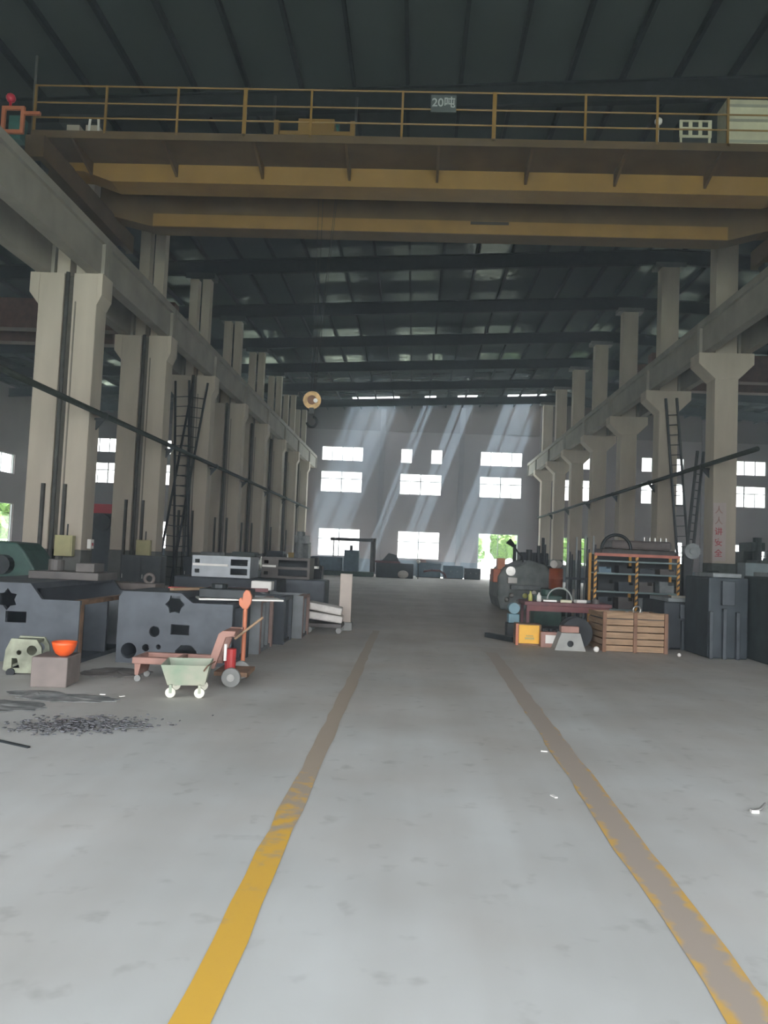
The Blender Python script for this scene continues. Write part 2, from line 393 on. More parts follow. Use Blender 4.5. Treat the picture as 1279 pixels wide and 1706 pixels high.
# roof: foil-lined sheets, with purlins and rafters as its parts
CE = bpy.data.objects.new('ceiling', None); COL.objects.link(CE); st(CE)
rm = MB(); SHAFT_SLOTS = [(-5.6, -1.7), (.4, 1.3), (3.1, 4.7), (7.2, 10.35)]; SY = (63.2, 66.4)  # roof slots added so the sun falls in as shafts
def roof_panel(a, b, y0, y1, mb=rm, t0=0, t1=.15):
    mb.add([(a, y0, roof_z(a)+t0), (b, y0, roof_z(b)+t0), (b, y1, roof_z(b)+t0), (a, y1, roof_z(a)+t0), (a, y0, roof_z(a)+t1), (b, y0, roof_z(b)+t1), (b, y1, roof_z(b)+t1), (a, y1, roof_z(a)+t1)],
           [(0, 1, 2, 3), (4, 7, 6, 5), (0, 4, 5, 1), (1, 5, 6, 2), (2, 6, 7, 3), (3, 7, 4, 0)])
roof_panel(10.4, XR+.3, BACK-.3, YE+.3); roof_panel(XL-.3, 10.4, BACK-.3, SY[0]); roof_panel(XL-.3, 10.4, SY[1], YE+.3)
e = XL-.3
for a, b in SHAFT_SLOTS+[(10.4, 10.4)]:
    roof_panel(e, a, SY[0], SY[1]); e = b
rm.build('roof_sheeting', foil, CE)
for a, b in SHAFT_SLOTS:
    g_ = MB(); roof_panel(a, b, SY[0], SY[1], g_, .06, .066); g_.build('added_shaft_slot_pane', glassm, CE)  # glazing of the added shaft slots
x = XL+.9
while x < XR-.5:
    z = roof_z(x)
    m_ = MB().box(x-.035, x+.035, BACK, YE, z-.24, z-.005)
    m_.box(x-.035, x+.06, BACK, YE, z-.245, z-.225)
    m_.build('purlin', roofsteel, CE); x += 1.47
RY = [20.7+6*k for k in range(-4, 8)]
for y in RY:
    m_ = MB()
    for a, b in ((XL, 10.4), (10.4, XR)):
        za, zb = roof_z(a)-.25, roof_z(b)-.25; h = .62
        for (w2, t0, t1) in ((.1, 0, .03), (.008, .03, h-.03), (.1, h-.03, h)):
            m_.add([(a, y-w2, za-t1), (b, y-w2, zb-t1), (b, y+w2, zb-t1), (a, y+w2, za-t1), (a, y-w2, za-t0), (b, y-w2, zb-t0), (b, y+w2, zb-t0), (a, y+w2, za-t0)],
                   [(0, 1, 2, 3), (4, 7, 6, 5), (0, 4, 5, 1), (1, 5, 6, 2), (2, 6, 7, 3), (3, 7, 4, 0)])
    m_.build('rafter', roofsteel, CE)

# thin workshop haze filling the hall (dust and welding smoke)
hzm = bpy.data.materials.new('workshop_haze'); hzm.use_nodes = True; _n = hzm.node_tree; _n.nodes.clear()
_o = _n.nodes.new('ShaderNodeOutputMaterial'); _v = _n.nodes.new('ShaderNodeVolumeScatter'); _v.inputs['Density'].default_value = .003; _v.inputs['Color'].default_value = (.76, .88, 1, 1); _v.inputs['Anisotropy'].default_value = .3
_n.links.new(_v.outputs[0], _o.inputs['Volume'])
hz = MB().prism([(XL+.35, .02), (XR-.35, .02), (XR-.35, roof_z(XR)-.1), (10.4, roof_z(10.4)-.1), (XL+.35, roof_z(XL)-.1)], 'y', 1.0, YE-.3).build('workshop_haze', hzm)
tag(hz, kind='structure')
dzm = hzm.copy(); dzm.name = 'added_shaft_dust_volume'; _v = dzm.node_tree.nodes['Volume Scatter']; _v.inputs['Density'].default_value = .013; _v.inputs['Anisotropy'].default_value = 0
hz = MB().prism([(-8.6, .03), (9.3, .03), (9.3, 14.95), (-8.6, 14.1)], 'y', 60.0, YE-.35).build('added_shaft_dust', dzm)  # denser dust added before the end wall to make sun shafts show
tag(hz, kind='structure')

# ================================================================== COLUMNS AND RUNWAY BEAMS
ordn = ['first', 'second', 'third', 'fourth', 'fifth', 'sixth', 'seventh', 'eighth']
# twin-shaft column of the left row
lc = thing('concrete_column', '', 'column')
def left_column_parts(P):
    ztop = roof_z(-9.7)-.87
    def shaft(x0, x1):
        return MB().prism([(x0, 1.45), (x1, 1.45), (x1, 9.0), (x0, 9.0)], 'y', 0, .7)
    shaft(-.82, -.13).build('shaft', concrete, P, .02); 
    s2 = MB().box(.13, .8, 0, .7, 1.45, 9.0); s2.build('shaft', concrete, P, .02)
    MB().box(.2, .24, -.015, 0, 1.5, 8.2).build('recess_shadow_line', mat('warm_shadow_strip', (.22, .19, .16), .8, var=.1), P)  # dark strip painting the shaded recess line of the shaft
    MB().box(-.13, .13, .25, .5, 1.45, 9.0).build('web', mat('gap_shade_concrete', (.2, .185, .165), .85, var=.1), P)  # painted dark for the shade in the gap between the shafts
    MB().prism([(.8, 8.12), (.93, 8.4), (.93, 9.0), (.8, 9.0)], 'y', 0, .7).build('corbel', concrete, P)
    MB().prism([(-.82, 8.12), (-1.08, 8.45), (-1.08, 9.0), (-.82, 9.0)], 'y', 0, .7).build('corbel', concrete, P)
    MB().box(-.83, -.12, -.01, .71, 0, 1.45).build('base', greybase, P); MB().box(.12, .81, -.01, .71, 0, 1.45).build('base', greybase, P)
    u = MB().box(-.42, -.06, .15, .55, 9.0, ztop); u.build('upper_shaft', concrete, P)
    u = MB().box(.12, .48, .15, .55, 9.0, ztop); u.build('upper_shaft', concrete, P)
    MB().box(-.6, .65, .05, .65, ztop-.25, ztop).build('cap', dsteel, P)
    MB().cyl((-.02, -.02, .1), (-.02, -.02, 9.0), .055).build('conduit', conduit, P, smooth=True)
    m_ = MB().box(-.34, -.26, -.12, -.02, .2, 3.2).box(.26, .33, -.12, -.02, .2, 3.2); m_.build('cable_duct', conduit, P)
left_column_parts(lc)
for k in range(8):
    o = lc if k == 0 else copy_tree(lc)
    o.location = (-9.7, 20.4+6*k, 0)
    if k == 7: o.location.y = 20.4+6*7-.2
    o['label'] = ['nearest twin-shafted concrete column of the left row, under the wide runway beam', 'second nearest twin-shafted concrete column of the left row, with cream box at its foot',
                  'third twin-shafted concrete column of the left row, ladders crossing in front', 'fourth twin-shafted concrete column of the left row, just behind the crossed ladders',
                  'fifth twin-shafted concrete column of the left row, narrow in the distance', 'sixth twin-shafted concrete column of the left row, far down the hall',
                  'seventh twin-shafted concrete column of the left row, last but one before the end wall', 'farthest twin-shafted concrete column of the left row, at the end wall'][k]
    o['group'] = 'columns of the left row'
rc = thing('concrete_column', '', 'column')
def right_column_parts(P):
    ztop = roof_z(10.4)-.87
    MB().box(-.39, .39, 0, .8, 1.85, 9.0).build('shaft', concrete, P, .02)
    MB().prism([(-.39, 8.1), (-.95, 8.62), (-.95, 9.0), (.91, 9.0), (.91, 8.62), (.39, 8.1)], 'y', -.02, .82).build('corbel', concrete, P, .02)
    MB().box(-.4, .4, -.01, .81, 0, 1.85).build('base', mat('grey_green_base', (.12, .14, .13), .8, var=.2), P)
    MB().box(-.37, .37, .1, .7, 9.0, ztop).build('upper_shaft', concrete, P, .02)
    MB().box(-.62, .62, .05, .75, ztop-.2, ztop).build('cap', mat('cap_steel', (.14, .14, .13), .6, var=.2), P)
right_column_parts(rc)
for k in range(8):
    o = rc if k == 0 else copy_tree(rc)
    o.location = (10.36, 20.4+6*k+(-.2 if k == 7 else 0), 0)
    o['label'] = ['concrete column right of the crane cabinet, just outside the right edge of the view', 'nearest right-hand concrete column with the red lettered sign on its shaft',
                  'second right-hand concrete column in view, ladder leaning beside its head', 'third right-hand concrete column in view, behind the long brown machine',
                  'fourth right-hand concrete column in view, in the dim middle distance', 'fifth right-hand concrete column in view, narrow and hazy', 'sixth right-hand concrete column in view, far down the hall',
                  'farthest right-hand concrete column, against the end wall'][k]
    o['group'] = 'columns of the right row'
# runway beams
def runway(x0, x1, label, inner):
    R_ = thing('runway_beam', label, 'beam')
    for k in range(-4, 8):
        y0 = 20.75+6*k+.02; y1 = min(y0+5.96, YE-.17)
        if y1-y0 < 1 or y0 < BACK-.5: 
            if y1-y0 < 1: continue
        y0 = max(y0, BACK+.02)
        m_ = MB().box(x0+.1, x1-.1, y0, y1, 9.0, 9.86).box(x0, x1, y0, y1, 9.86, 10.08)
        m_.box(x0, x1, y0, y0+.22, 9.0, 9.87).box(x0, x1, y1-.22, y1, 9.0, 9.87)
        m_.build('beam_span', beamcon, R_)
    xm = (x0+x1)/2
    MB().box(xm-.035, xm+.035, BACK+.02, YE-.17, 10.08, 10.2).box(xm-.06, xm+.06, BACK+.02, YE-.17, 10.08, 10.1).build('crane_rail', dsteel, R_)
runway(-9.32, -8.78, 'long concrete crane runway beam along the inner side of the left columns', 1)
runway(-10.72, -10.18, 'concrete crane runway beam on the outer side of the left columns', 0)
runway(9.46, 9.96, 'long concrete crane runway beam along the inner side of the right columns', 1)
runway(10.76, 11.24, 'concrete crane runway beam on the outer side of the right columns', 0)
# service pipes with brackets
def pipe_run(x, side, label, y0):
    R_ = thing('service_pipe', label, 'pipe')
    MB().cyl((x, y0, 5.15), (x, 62, 5.15), .075).build('pipe', pipem, R_, smooth=True)
    for k in range(-1, 7):
        y = 20.75+6*k
        if y < y0+.2: continue
        m_ = MB().box(min(x, x-side*(.265 if side > 0 else .235)), max(x, x-side*(.265 if side > 0 else .235)), y-.05, y+.05, 5.02, 5.08).ring((x, y, 5.15), (0, 1, 0), .085, .02)
        m_.add([(x, y-.03, 5.02), (x-side*.23, y-.03, 4.75), (x-side*.23, y-.03, 5.02), (x, y+.03, 5.02), (x-side*.23, y+.03, 4.75), (x-side*.23, y+.03, 5.02)],
               [(0, 1, 2), (3, 5, 4), (0, 3, 4, 1), (1, 4, 5, 2), (2, 5, 3, 0)])
        m_.build('bracket', dsteel, R_)
pipe_run(-8.62, 1, 'dark service pipe running at mid height along the left columns', 10)
pipe_run(9.72, -1, 'dark service pipe running at mid height along the right columns', 22.5)

# ================================================================== BRIDGE CRANE
cr_ = thing('bridge_crane', 'yellow double-girder bridge crane spanning the hall overhead', 'crane', (0, 19, 10.2))
O = Vector((0, 19, 10.2))
def cb(mb, name, m_, parent=cr_, **k):
    o = mb.build(name, m_, parent, **k)
    me = o.data
    if parent is cr_: me.transform(Matrix.Translation(-O))
    return o
cb(MB().prism([(-9.25, 10.95), (-8.6, 10.9), (-7.9, 10.66), (8.3, 10.66), (9.1, 10.9), (9.95, 10.95), (9.95, 11.9), (-9.25, 11.9)], 'y', 18.5, 19.2), 'girder', yellow)
browny = mat('brown_crane_yellow', (.11, .068, .028), .65, var=.15, scale=1.5)  # darker, browner yellow for the far girder
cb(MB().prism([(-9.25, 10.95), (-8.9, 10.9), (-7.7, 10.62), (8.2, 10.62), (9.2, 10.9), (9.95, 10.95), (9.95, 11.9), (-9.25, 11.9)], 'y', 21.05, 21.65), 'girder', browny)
lg = MB()
lg.box(-7.7, 8.2, 21.0, 21.05, 10.62, 10.98); cb(lg, 'lower_chord', yellow)
# walkway in front of the near girder
wk = MB().box(-9.35, 9.95, 17.3, 18.5, 11.12, 11.16).box(-9.35, 9.95, 17.27, 17.3, 11.08, 11.26)
for i in range(9):
    xx = -8.4+i*2.15
    wk.prism([(17.32, 11.12), (18.5, 11.12), (18.5, 10.8)], 'x', xx-.03, xx+.03)
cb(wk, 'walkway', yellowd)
px = [-9.3, -7.61, -5.91, -4.33, -2.78, -.67, 1.44, 3.51, 5.13, 6.71, 8.4, 9.9]
for i, xx in enumerate(px):
    r = .045 if i in (3, 6) else .025
    cb(MB().box(xx-r, xx+r, 17.27, 17.32, 11.2, 12.36), 'railing_post', yellow)
for z in (12.35, 11.94, 11.58):
    cb(MB().cyl((-9.3, 17.295, z), (9.9, 17.295, z), .02, 8), 'rail', yellow)
# end carriages on both runway rails
for xx in (-9.05, 9.71):
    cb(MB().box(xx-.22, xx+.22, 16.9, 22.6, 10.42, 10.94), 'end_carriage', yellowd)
    for yy in (17.3, 22.2):
        cb(MB().cyl((xx-.07, yy, 10.42), (xx+.07, yy, 10.42), .21, 20), 'wheel', dsteel)
# trolley
tb = MB().box(-3.75, -2.0, 18.55, 21.55, 11.98, 12.08)
tb.box(-3.9, -3.78, 18.55, 18.75, 11.92, 12.35).box(-2.0, -1.88, 18.55, 18.75, 11.92, 12.35).box(-3.3, -2.4, 18.6, 19.1, 12.1, 12.42)
cb(tb, 'trolley', yellow)
cb(MB().cyl((-3.5, 19.9, 12.5), (-2.3, 19.9, 12.5), .28, 20), 'hoist_drum', dsteel)
cb(MB().cyl((-2.75, 19.3, 12.5), (-2.35, 19.3, 12.5), .17, 16), 'hoist_motor', teal)
for xx in (-3.92, -1.87): cb(MB().box(xx-.03, xx+.03, 18.6, 18.66, 12.3, 13.0), 'limit_post', dsteel)
for dx in (-.06, .06):
    cb(MB().cyl((-2.85+dx, 20, 12.3), (-2.82+dx*.7, 20, 5.9), .007, 6), 'hoist_rope', rope)
    cb(MB().cyl((-2.35+dx*.3, 20, 12.3), (-2.78+dx*.5, 20, 5.9), .007, 6), 'hoist_rope', rope)
hb = cb(MB().cyl((-2.82, 19.94, 5.62), (-2.82, 20.02, 5.62), .235, 28), 'hook_block', mat('worn_yellow_block', (.50, .32, .14), .45, .2, var=.25, scale=9))
hb['label'] = 'round worn-yellow hook block with steel hook'
def sub(o):  o.data.transform(Matrix.Translation(-O)); return o
sub(MB().cyl((-2.82, 19.9, 5.62), (-2.82, 19.95, 5.62), .12, 20).build('sheave', woodd, hb))
sub(MB().cyl((-2.72, 19.88, 5.6), (-2.72, 19.95, 5.6), .055, 16).build('highlight_disc', steel, hb))  # off-centre bright disc standing for the highlight on the block
sub(MB().box(-2.88, -2.76, 19.93, 20.05, 5.25, 5.42).ring((-2.80, 19.98, 5.05), (0, 1, 0), .13, .035, PI*-.95, PI*.45, 20).build('hook', dsteel, hb))
# cabinet, resistor box, end platform things
c_ = cb(MB().box(6.85, 7.83, 17.75, 18.3, 11.16, 12.58), 'electrical_cabinet', creamp)
for z in (11.55, 12.05, 12.4):
    cb(MB().box(6.86, 7.82, 17.735, 17.75, z, z+.06), 'cabinet_band', mat('cabinet_band_grey', (.33, .32, .26), .6, var=.05))
hol = [rect(.07+i*.225, .07+i*.225+.14, .06+j*.19, .06+j*.19+.13) for i in range(3) for j in range(2)]
o = plate('resistor_box', rect(0, .74, 0, .42), hol, .03, creamp, cr_, loc=tuple(Vector((5.8, 17.8, 11.68))-O))
cb(MB().box(5.8, 6.54, 17.86, 18.2, 11.16, 12.1), 'resistor_bank', dsteel)
for xx in (5.82, 6.48): cb(MB().box(xx, xx+.04, 17.8, 17.86, 11.16, 11.7), 'resistor_stand', creamp)
cb(MB().ball((5.25, 17.6, 11.93), .09).cyl((5.25, 17.6, 11.16), (5.25, 17.6, 11.85), .015), 'lamp', labelw, smooth=True)
fr = MB().box(-9.9, -9.82, 16.95, 17.02, 11.0, 11.64).box(-9.45, -9.37, 16.95, 17.02, 11.0, 11.64).box(-9.82, -9.45, 16.95, 17.02, 11.56, 11.64).box(-9.82, -9.45, 16.95, 17.02, 11.0, 11.08)
fr.box(-9.37, -9.0, 16.95, 17.02, 11.45, 11.52)
cb(fr, 'ladder_hatch_frame', orangep)
cb(MB().box(-9.8, -9.5, 17.1, 17.4, 10.94, 11.5), 'buffer_cabinet', teal)
cb(MB().ball((-9.73, 17, 11.85), .11).cyl((-9.73, 17, 11.6), (-9.73, 17, 11.75), .03), 'warning_lamp', mat('warning_lamp_red', (.6, .03, .06), .3), smooth=True)
cb(MB().cyl((-9.45, 17.5, 10.9), (-9.45, 17.5, 13.2), .03), 'mast', conduit)
cb(MB().box(-8.95, -8.1, 17.9, 18.3, 11.16, 11.46), 'tool_box', yellowd)
cb(MB().cyl((-8.25, 17.8, 11.16), (-8.2, 17.8, 11.85), .03).cyl((-7.95, 17.8, 11.16), (-8.0, 17.8, 11.85), .03), 'cable_stub', labelw)
cb(MB().box(1.2, 2.25, 20.98, 21.0, 10.88, 10.96), 'lettering_plate', stripeblk)
sg = cb(MB().box(-.02, .56, 17.22, 17.26, 11.84, 12.24), 'capacity_sign', mat('sign_dark_panel', (.07, .08, .08), .7, var=.1))
tx = text('sign_lettering', '20吨', .27, mat('sign_grey_white', (.38, .40, .40), .6, var=.02), sg, tuple(Vector((.27, 17.215, 12.05))-O))

# cranes of the neighbouring bays
def far_crane(name, x0, x1, y, label):
    t = thing(name, label, 'crane')
    MB().box(x0, x1, y, y+.6, 10.45, 11.7).build('girder', mat('rust_red_crane_paint', (.12, .06, .045), .6, var=.2), t)
    MB().box(x0, x1, y+2.2, y+2.8, 10.45, 11.7).build('girder', MATS['rust_red_crane_paint'], t)
    for xx in (x0+.2, x1-.2):
        MB().box(xx-.2, xx+.2, y-1.2, y+4, 10.2, 10.5).build('end_carriage', MATS['rust_red_crane_paint'], t)
far_crane('bridge_crane', -30.4, -10.25, 31, 'brownish bridge crane in the neighbouring bay behind the left columns')
far_crane('bridge_crane', 10.8, 31.0, 36.4, 'reddish bridge crane in the neighbouring bay behind the right columns')

# ================================================================== FLOOR MARKINGS
m1 = stripe_material('yellow_line_paint', (.72, .42, .06), (.42, .34, .26), (.27, -.85), 0)
m2 = stripe_material('worn_line_paint', (.66, .40, .10), (.42, .35, .29), (.07, .85), 8, .012)
def stripe(name, x, wd, mt_, label, y1, dx):
    n = 60; v = []; rng = random.Random(3+int(x*10))
    for i in range(n+1):
        y = -3+(y1+3)*i/n; j = rng.uniform(-.012, .012); k = rng.uniform(-.012, .012); c = dx*(y-3)
        v += [(c-wd/2+j, y, .003), (c+wd/2+k, y, .003)]
    mm = MB().add(v, [(2*i, 2*i+1, 2*i+3, 2*i+2) for i in range(n)])
    o = mm.build(name, mt_, loc=(x, 0, 0)); tag(o, label, 'floor marking')
stripe('floor_line', -.715, .15, m1, 'bright yellow painted line on the floor, left of the walkway', 17, -.003)
stripe('floor_line', 1.32, .21, m2, 'worn brown and yellow painted line on the floor, right of the walkway', 14, .012)

# ================================================================== LEFT SIDE: CASTINGS
def bed_casting(name, label, loc, wd, ln, hl, hr, xs, mt, holes, ribs, rz=0, group=None, edge=rust, open_side=1):
    """hollow machine-bed casting: holed end plate (tall left, stepped right), back plate, floor, ribbed open side"""
    t = thing(name, label, 'machine casting', loc, rz, group)
    o2 = [(0, 0), (wd, 0), (wd, hr), (xs+.17, hr), (xs, hl), (.06, hl), (0, hl-.08)]
    plate('end_plate', o2, holes, .06, mt, t)
    plate('end_plate', o2, [], .06, mt, t, loc=(0, ln-.06, 0))
    MB().box(0, .06, .06, ln-.06, 0, hr).build('side_wall', mt, t)
    MB().box(.06, wd-.02, .06, ln-.06, 0, .06).build('bottom', mt, t)
    MB().box(.05, xs, .06, ln-.06, hl-.08, hl).build('top_rail', mt, t)
    MB().box(wd-.12, wd, .06, ln-.06, hr-.06, hr).build('top_edge', edge, t)
    for i in range(ribs):
        y = .06+(ln-.18)*i/max(1, ribs-1)
        MB().box(wd-.34, wd-.005, y, y+.06, .06, hr-.06).build('rib', mt if i % 2 else cast2, t)
        if i in (0, ribs-1): MB().box(wd-.07, wd+.004, y-.03, y+.08, 0, hr-.06).build('corner_post', edge, t)
    MB().box(wd-.42, wd-.36, .06, ln-.06, .06, hr-.08).build('inner_wall', castdark, t)  # darker than its casting, shade of the hollow put into the colour
    return t
bed_casting('bed_casting', 'grey-blue machine bed casting at the far left, behind the orange bowl', (-6.5, 10.4, 0), 2.0, 2.9, 1.07, .86, 1.3, cast,
            [star(.99, .84, .15, .10), rect(.98, 1.27, .53, .68), circ(.62, .5, .07), circ(.3, .35, .12)], 4)
bed_casting('bed_casting', 'grey-blue machine bed casting with star-shaped hole behind the green cart', (-4.12, 10.8, 0), 1.62, 1.2, 1.0, .87, .88, cast,
            [star(.80, .84, .10, .14), circ(.53, .45, .075), rect(.76, 1.02, .42, .56), circ(.18, .17, .11), circ(.42, .22, .05), circ(.60, .24, .035), [(.84, .06), (1.14, .06), (1.14, .2), (1.06, .28), (.92, .28), (.84, .2)]], 3, edge=castdark)
bed_casting('bed_casting', 'ribbed grey casting with pinkish corner post, second in the row behind the star-holed one', (-3.9, 12.3, 0), 1.5, 1.2, .92, .86, .8, cast2, [circ(.5, .4, .1)], 4, edge=mat('pinkish_primer', (.24, .16, .14), .7, var=.2))
bed_casting('bed_casting', 'dark ribbed casting, third in the row behind the star-holed one', (-3.8, 13.7, 0), 1.55, .95, .9, .83, .8, castdark, [circ(.5, .4, .1)], 3, edge=cast)
bed_casting('bed_casting', 'ribbed casting at the end of the left row, next to the white wrapped bundles', (-3.7, 14.8, 0), 1.62, 1.0, .86, .81, .8, cast2, [circ(.5, .4, .1)], 3, edge=MATS['pinkish_primer'])
# things lying on the castings
def plank(name, label, cat, a, b, wd, th, mt, group=None):
    a, b = Vector(a), Vector(b); L = (b-a).length; o = MB().box(0, L, -wd/2, wd/2, 0, th).build(name, mt, bevel=.004)
    o.location = a; d = b-a; o.rotation_euler = (0, -math.asin(d.z/L), math.atan2(d.y, d.x)); return tag(o, label, cat, group)
plank('steel_sheet', 'white-edged flat sheet lying on the star-holed casting', 'sheet', (-3.15, 11.3, .9), (-2.0, 11.75, .9), .5, .025, labelw)
o = MB().box(-.35, .35, -.3, .3, 0, .13).cyl((-.1, -.1, .13), (-.1, -.1, .2), .12).build('valve_block', dsteel, loc=(-2.75, 11.5, .93), bevel=.01); tag(o, 'black block lying on the white-edged sheet', 'machine part')
plank('steel_bar', 'red painted bar lying across the castings, left end nearest the columns', 'bar', (-3.95, 12.45, .93), (-3.35, 12.6, .93), .12, .07, redp)
plank('steel_bar', 'yellowish wooden bar lying beside the red bar on the castings', 'bar', (-3.5, 11.2, 1.01), (-3.2, 11.75, 1.01), .09, .04, wood)
plank('steel_bar', 'dark maroon bar lying across the third casting', 'bar', (-3.5, 13.2, .93), (-2.5, 13.4, .93), .1, .06, maroon)
o = MB().box(-.2, .2, -.15, .15, 0, .18).build('paper_package', labelw, loc=(-2.95, 15.2, .87), bevel=.02); tag(o, 'small white package on top of the last casting of the left row', 'package')
o = MB().box(-.55, .55, -.4, .4, 0, .12).cyl((-.3, 0, .12), (-.3, 0, .3), .12).box(.1, .4, -.2, .2, .12, .26).build('machine_plate', brownm, loc=(-5.4, 12.2, 1.07), bevel=.01); tag(o, 'dirty brown plate with a boss lying on the far left casting', 'machine part')
o = MB().box(-.7, .7, -.25, .25, 0, .12).ring((.5, 0, .2), (0, 1, 0), .08, .03).build('machine_plate', mat('dusty_brown', (.13, .11, .10), .8, var=.3), loc=(-5.2, 13.7, .86), bevel=.01); tag(o, 'long dusty plate with a ring lying behind the far left casting top', 'machine part')
for i, (xx, yy, mt_, lb) in enumerate([(-4.15, 14.6, castdark, 'dark support block under the dusty long plate'), ]):
    o = MB().box(-.28, .28, -.35, .35, 0, .85).build('support_block', mt_, loc=(-4.05, 15.3, 0), bevel=.02); tag(o, 'dark steel support block behind the second row casting', 'block')
o = MB().box(-.9, .9, -.5, .5, 0, .86).build('support_block', castdark, loc=(-5.3, 13.9, 0), bevel=.02); tag(o, 'broad dark steel block behind the far left casting', 'block')
# pale grey double-opening casting on top, behind
def box_casting(label, loc, wd, ln, h, mt, cells, solid=0, rz=0):
    t = thing('box_casting', label, 'machine casting', loc, rz)
    hs = []
    cw = (wd*(1-solid)-.05*(cells+1))
    rows = 2
    for r in range(rows):
        hh = (h-.06*(rows+1))/rows
        hs.append(rect(wd*solid+.05, wd-.06, .06+r*(hh+.06), .06+r*(hh+.06)+hh))
    if solid: hs += [rect(.06, .16, .08, .16), rect(.06, .16, h-.16, h-.08)]
    plate('front_plate', rect(0, wd, 0, h), hs, .05, mt, t)
    MB().box(0, .05, .05, ln, 0, h).build('side_wall', mt, t); MB().box(wd-.05, wd, .05, ln, 0, h).build('side_wall', mt, t)
    MB().box(.05, wd-.05, .05, ln, h-.05, h).build('top', mt, t); MB().box(.05, wd-.05, .05, ln, 0, .05).build('bottom', mt, t)
    MB().box(.05, wd-.05, ln-.05, ln, .05, h-.05).build('back_plate', castdark, t)
    if solid: MB().box(.02, wd*solid, -.03, 0, h*.52, h*.62).build('way', labelw, t)
    return t
bp_ = MB().box(-1.1, 1.1, -.6, .6, 0, 1.04).build('casting_stack_base', castdark, loc=(-3.95, 16.8, 0), bevel=.03); tag(bp_, 'dark low casting carrying the pale double-opening casting', 'machine casting')
box_casting('pale grey casting with two stacked openings, standing on a dark low casting', (-4.72, 16.4, 1.04), 1.25, .9, .45, mat('pale_machined_grey', (.33, .35, .37), .5, .1, var=.12), 1, .62)
bp_ = MB().box(-.85, .85, -.45, .45, 0, 1.0).build('casting_stack_base', cast, loc=(-2.9, 18.6, 0), bevel=.03); tag(bp_, 'grey block casting carrying the brown-grey box casting', 'machine casting')
box_casting('brown-grey box casting on a block, right of the pale double-opening one', (-3.6, 18.3, 1.0), 1.15, .8, .5, brownm, 1, .3)
# cream boxes on the columns
for xx, yy, lb in ((-9.24, 20.08, 'cream-yellow electrical box at the foot of the nearest left column'), (-9.24, 26.08, 'cream-yellow electrical box at the foot of the second left column'), ):
    t = thing('electrical_box', lb, 'electrical box', (xx, yy, 1.28), 0, 'electrical boxes on the left columns')
    MB().box(-.24, .24, 0, .19, 0, .55).build('housing', ebox, t, .01); MB().box(-.21, .21, -.012, 0, .03, .52).build('door', ebox, t, .004)
    MB().cyl((.05, .1, .55), (.05, .1, .85), .02).build('conduit', dsteel, t)
# small switch box beside column
t = thing('switch_box', 'small white switch box on the inner side of the nearest left column', 'switch box', (-8.78, 20.6, 1.5)); MB().box(0, .1, -.1, .1, 0, .25).build('housing', labelw, t); MB().box(.1, .12, -.03, .03, .08, .16).build('switch', redp, t)
# crossed ladders
def ladder(label, a, b, wd, group=None, mt=dsteel, step=.42):
    a, b = Vector(a), Vector(b); L = (b-a).length; d = (b-a).normalized()
    t = thing('ladder', label, 'ladder', a, 0, group); s = Vector((1, 0, 0)) - d*d.x; s.normalize()
    for k in (-1, 1):
        MB().cyl(s*wd/2*k, d*L+s*wd/2*k, .055, 6).build('rail', mt, t)
    n = int(L/step)
    for i in range(1, n):
        MB().cyl(d*i*step-s*wd/2, d*i*step+s*wd/2, .018, 6).build('rung', mt, t)
ladder('dark ladder leaning left-down against the third left column', (-10.15, 31.2, 0), (-9.25, 31.9, 8.6), .62)
ladder('dark ladder leaning right-down, crossing in front of the other left ladder', (-9.3, 30.9, 0), (-9.98, 31.75, 8.6), .58)
ladder('dark ladder leaning against the second right column head', (11.05, 31.8, 0), (10.4, 32.25, 8.65), .45)
# dark inclined lattice post in front of it
ladder('dark narrow lattice mast leaning between the first two right columns', (9.6, 28, 0), (10.25, 28.4, 5.9), .22, step=.3, mt=dsteel)

# orange bowl on its block
o = MB().box(-.2, .2, -.22, .28, 0, .34).build('steel_block', brownbox, loc=(-4.1, 8.92, 0), bevel=.012); o.rotation_euler.z = .12; tag(o, 'brown-grey block on the floor carrying the orange bowl', 'block')
pf = [(.0, .0), (.05, .002), (.09, .03), (.115, .08), (.128, .13), (.138, .165), (.142, .165), (.134, .13), (.12, .08), (.094, .034), (.05, .012), (0, .01)]
o = MB().lathe(pf).build('orange_bowl', orangem, loc=(-3.98, 8.85, .34), smooth=True); tag(o, 'bright orange plastic bowl on the brown-grey block', 'bowl')
# gear housing behind the block
t = thing('gear_housing', 'pale green-grey gear housing with round bores on the floor, left of the orange bowl', 'machine part', (-4.98, 9.4, 0), .15)
plate('side_plate', [(0, .06), (.09, .02), (.40, .02), (.47, .1), (.44, .34), (.38, .43), (.08, .44), (.02, .3)], [circ(.33, .3, .06), circ(.18, .27, .03), [(.1, .08), (.2, .08), (.16, .2), (.1, .2)]], .05, palegreen, t)
plate('side_plate', [(0, .06), (.09, .02), (.40, .02), (.47, .1), (.44, .34), (.38, .43), (.08, .44), (.02, .3)], [circ(.33, .3, .06)], .05, palegreen, t, loc=(0, .3, 0))
MB().box(.08, .38, .05, .3, .38, .42).box(.02, .07, .05, .3, .1, .3).build('cover', palegreen, t, .01)
MB().cyl((.1, -.03, .03), (.1, .36, .03), .05).cyl((.4, -.03, .03), (.4, .36, .03), .05).build('foot', black, t)
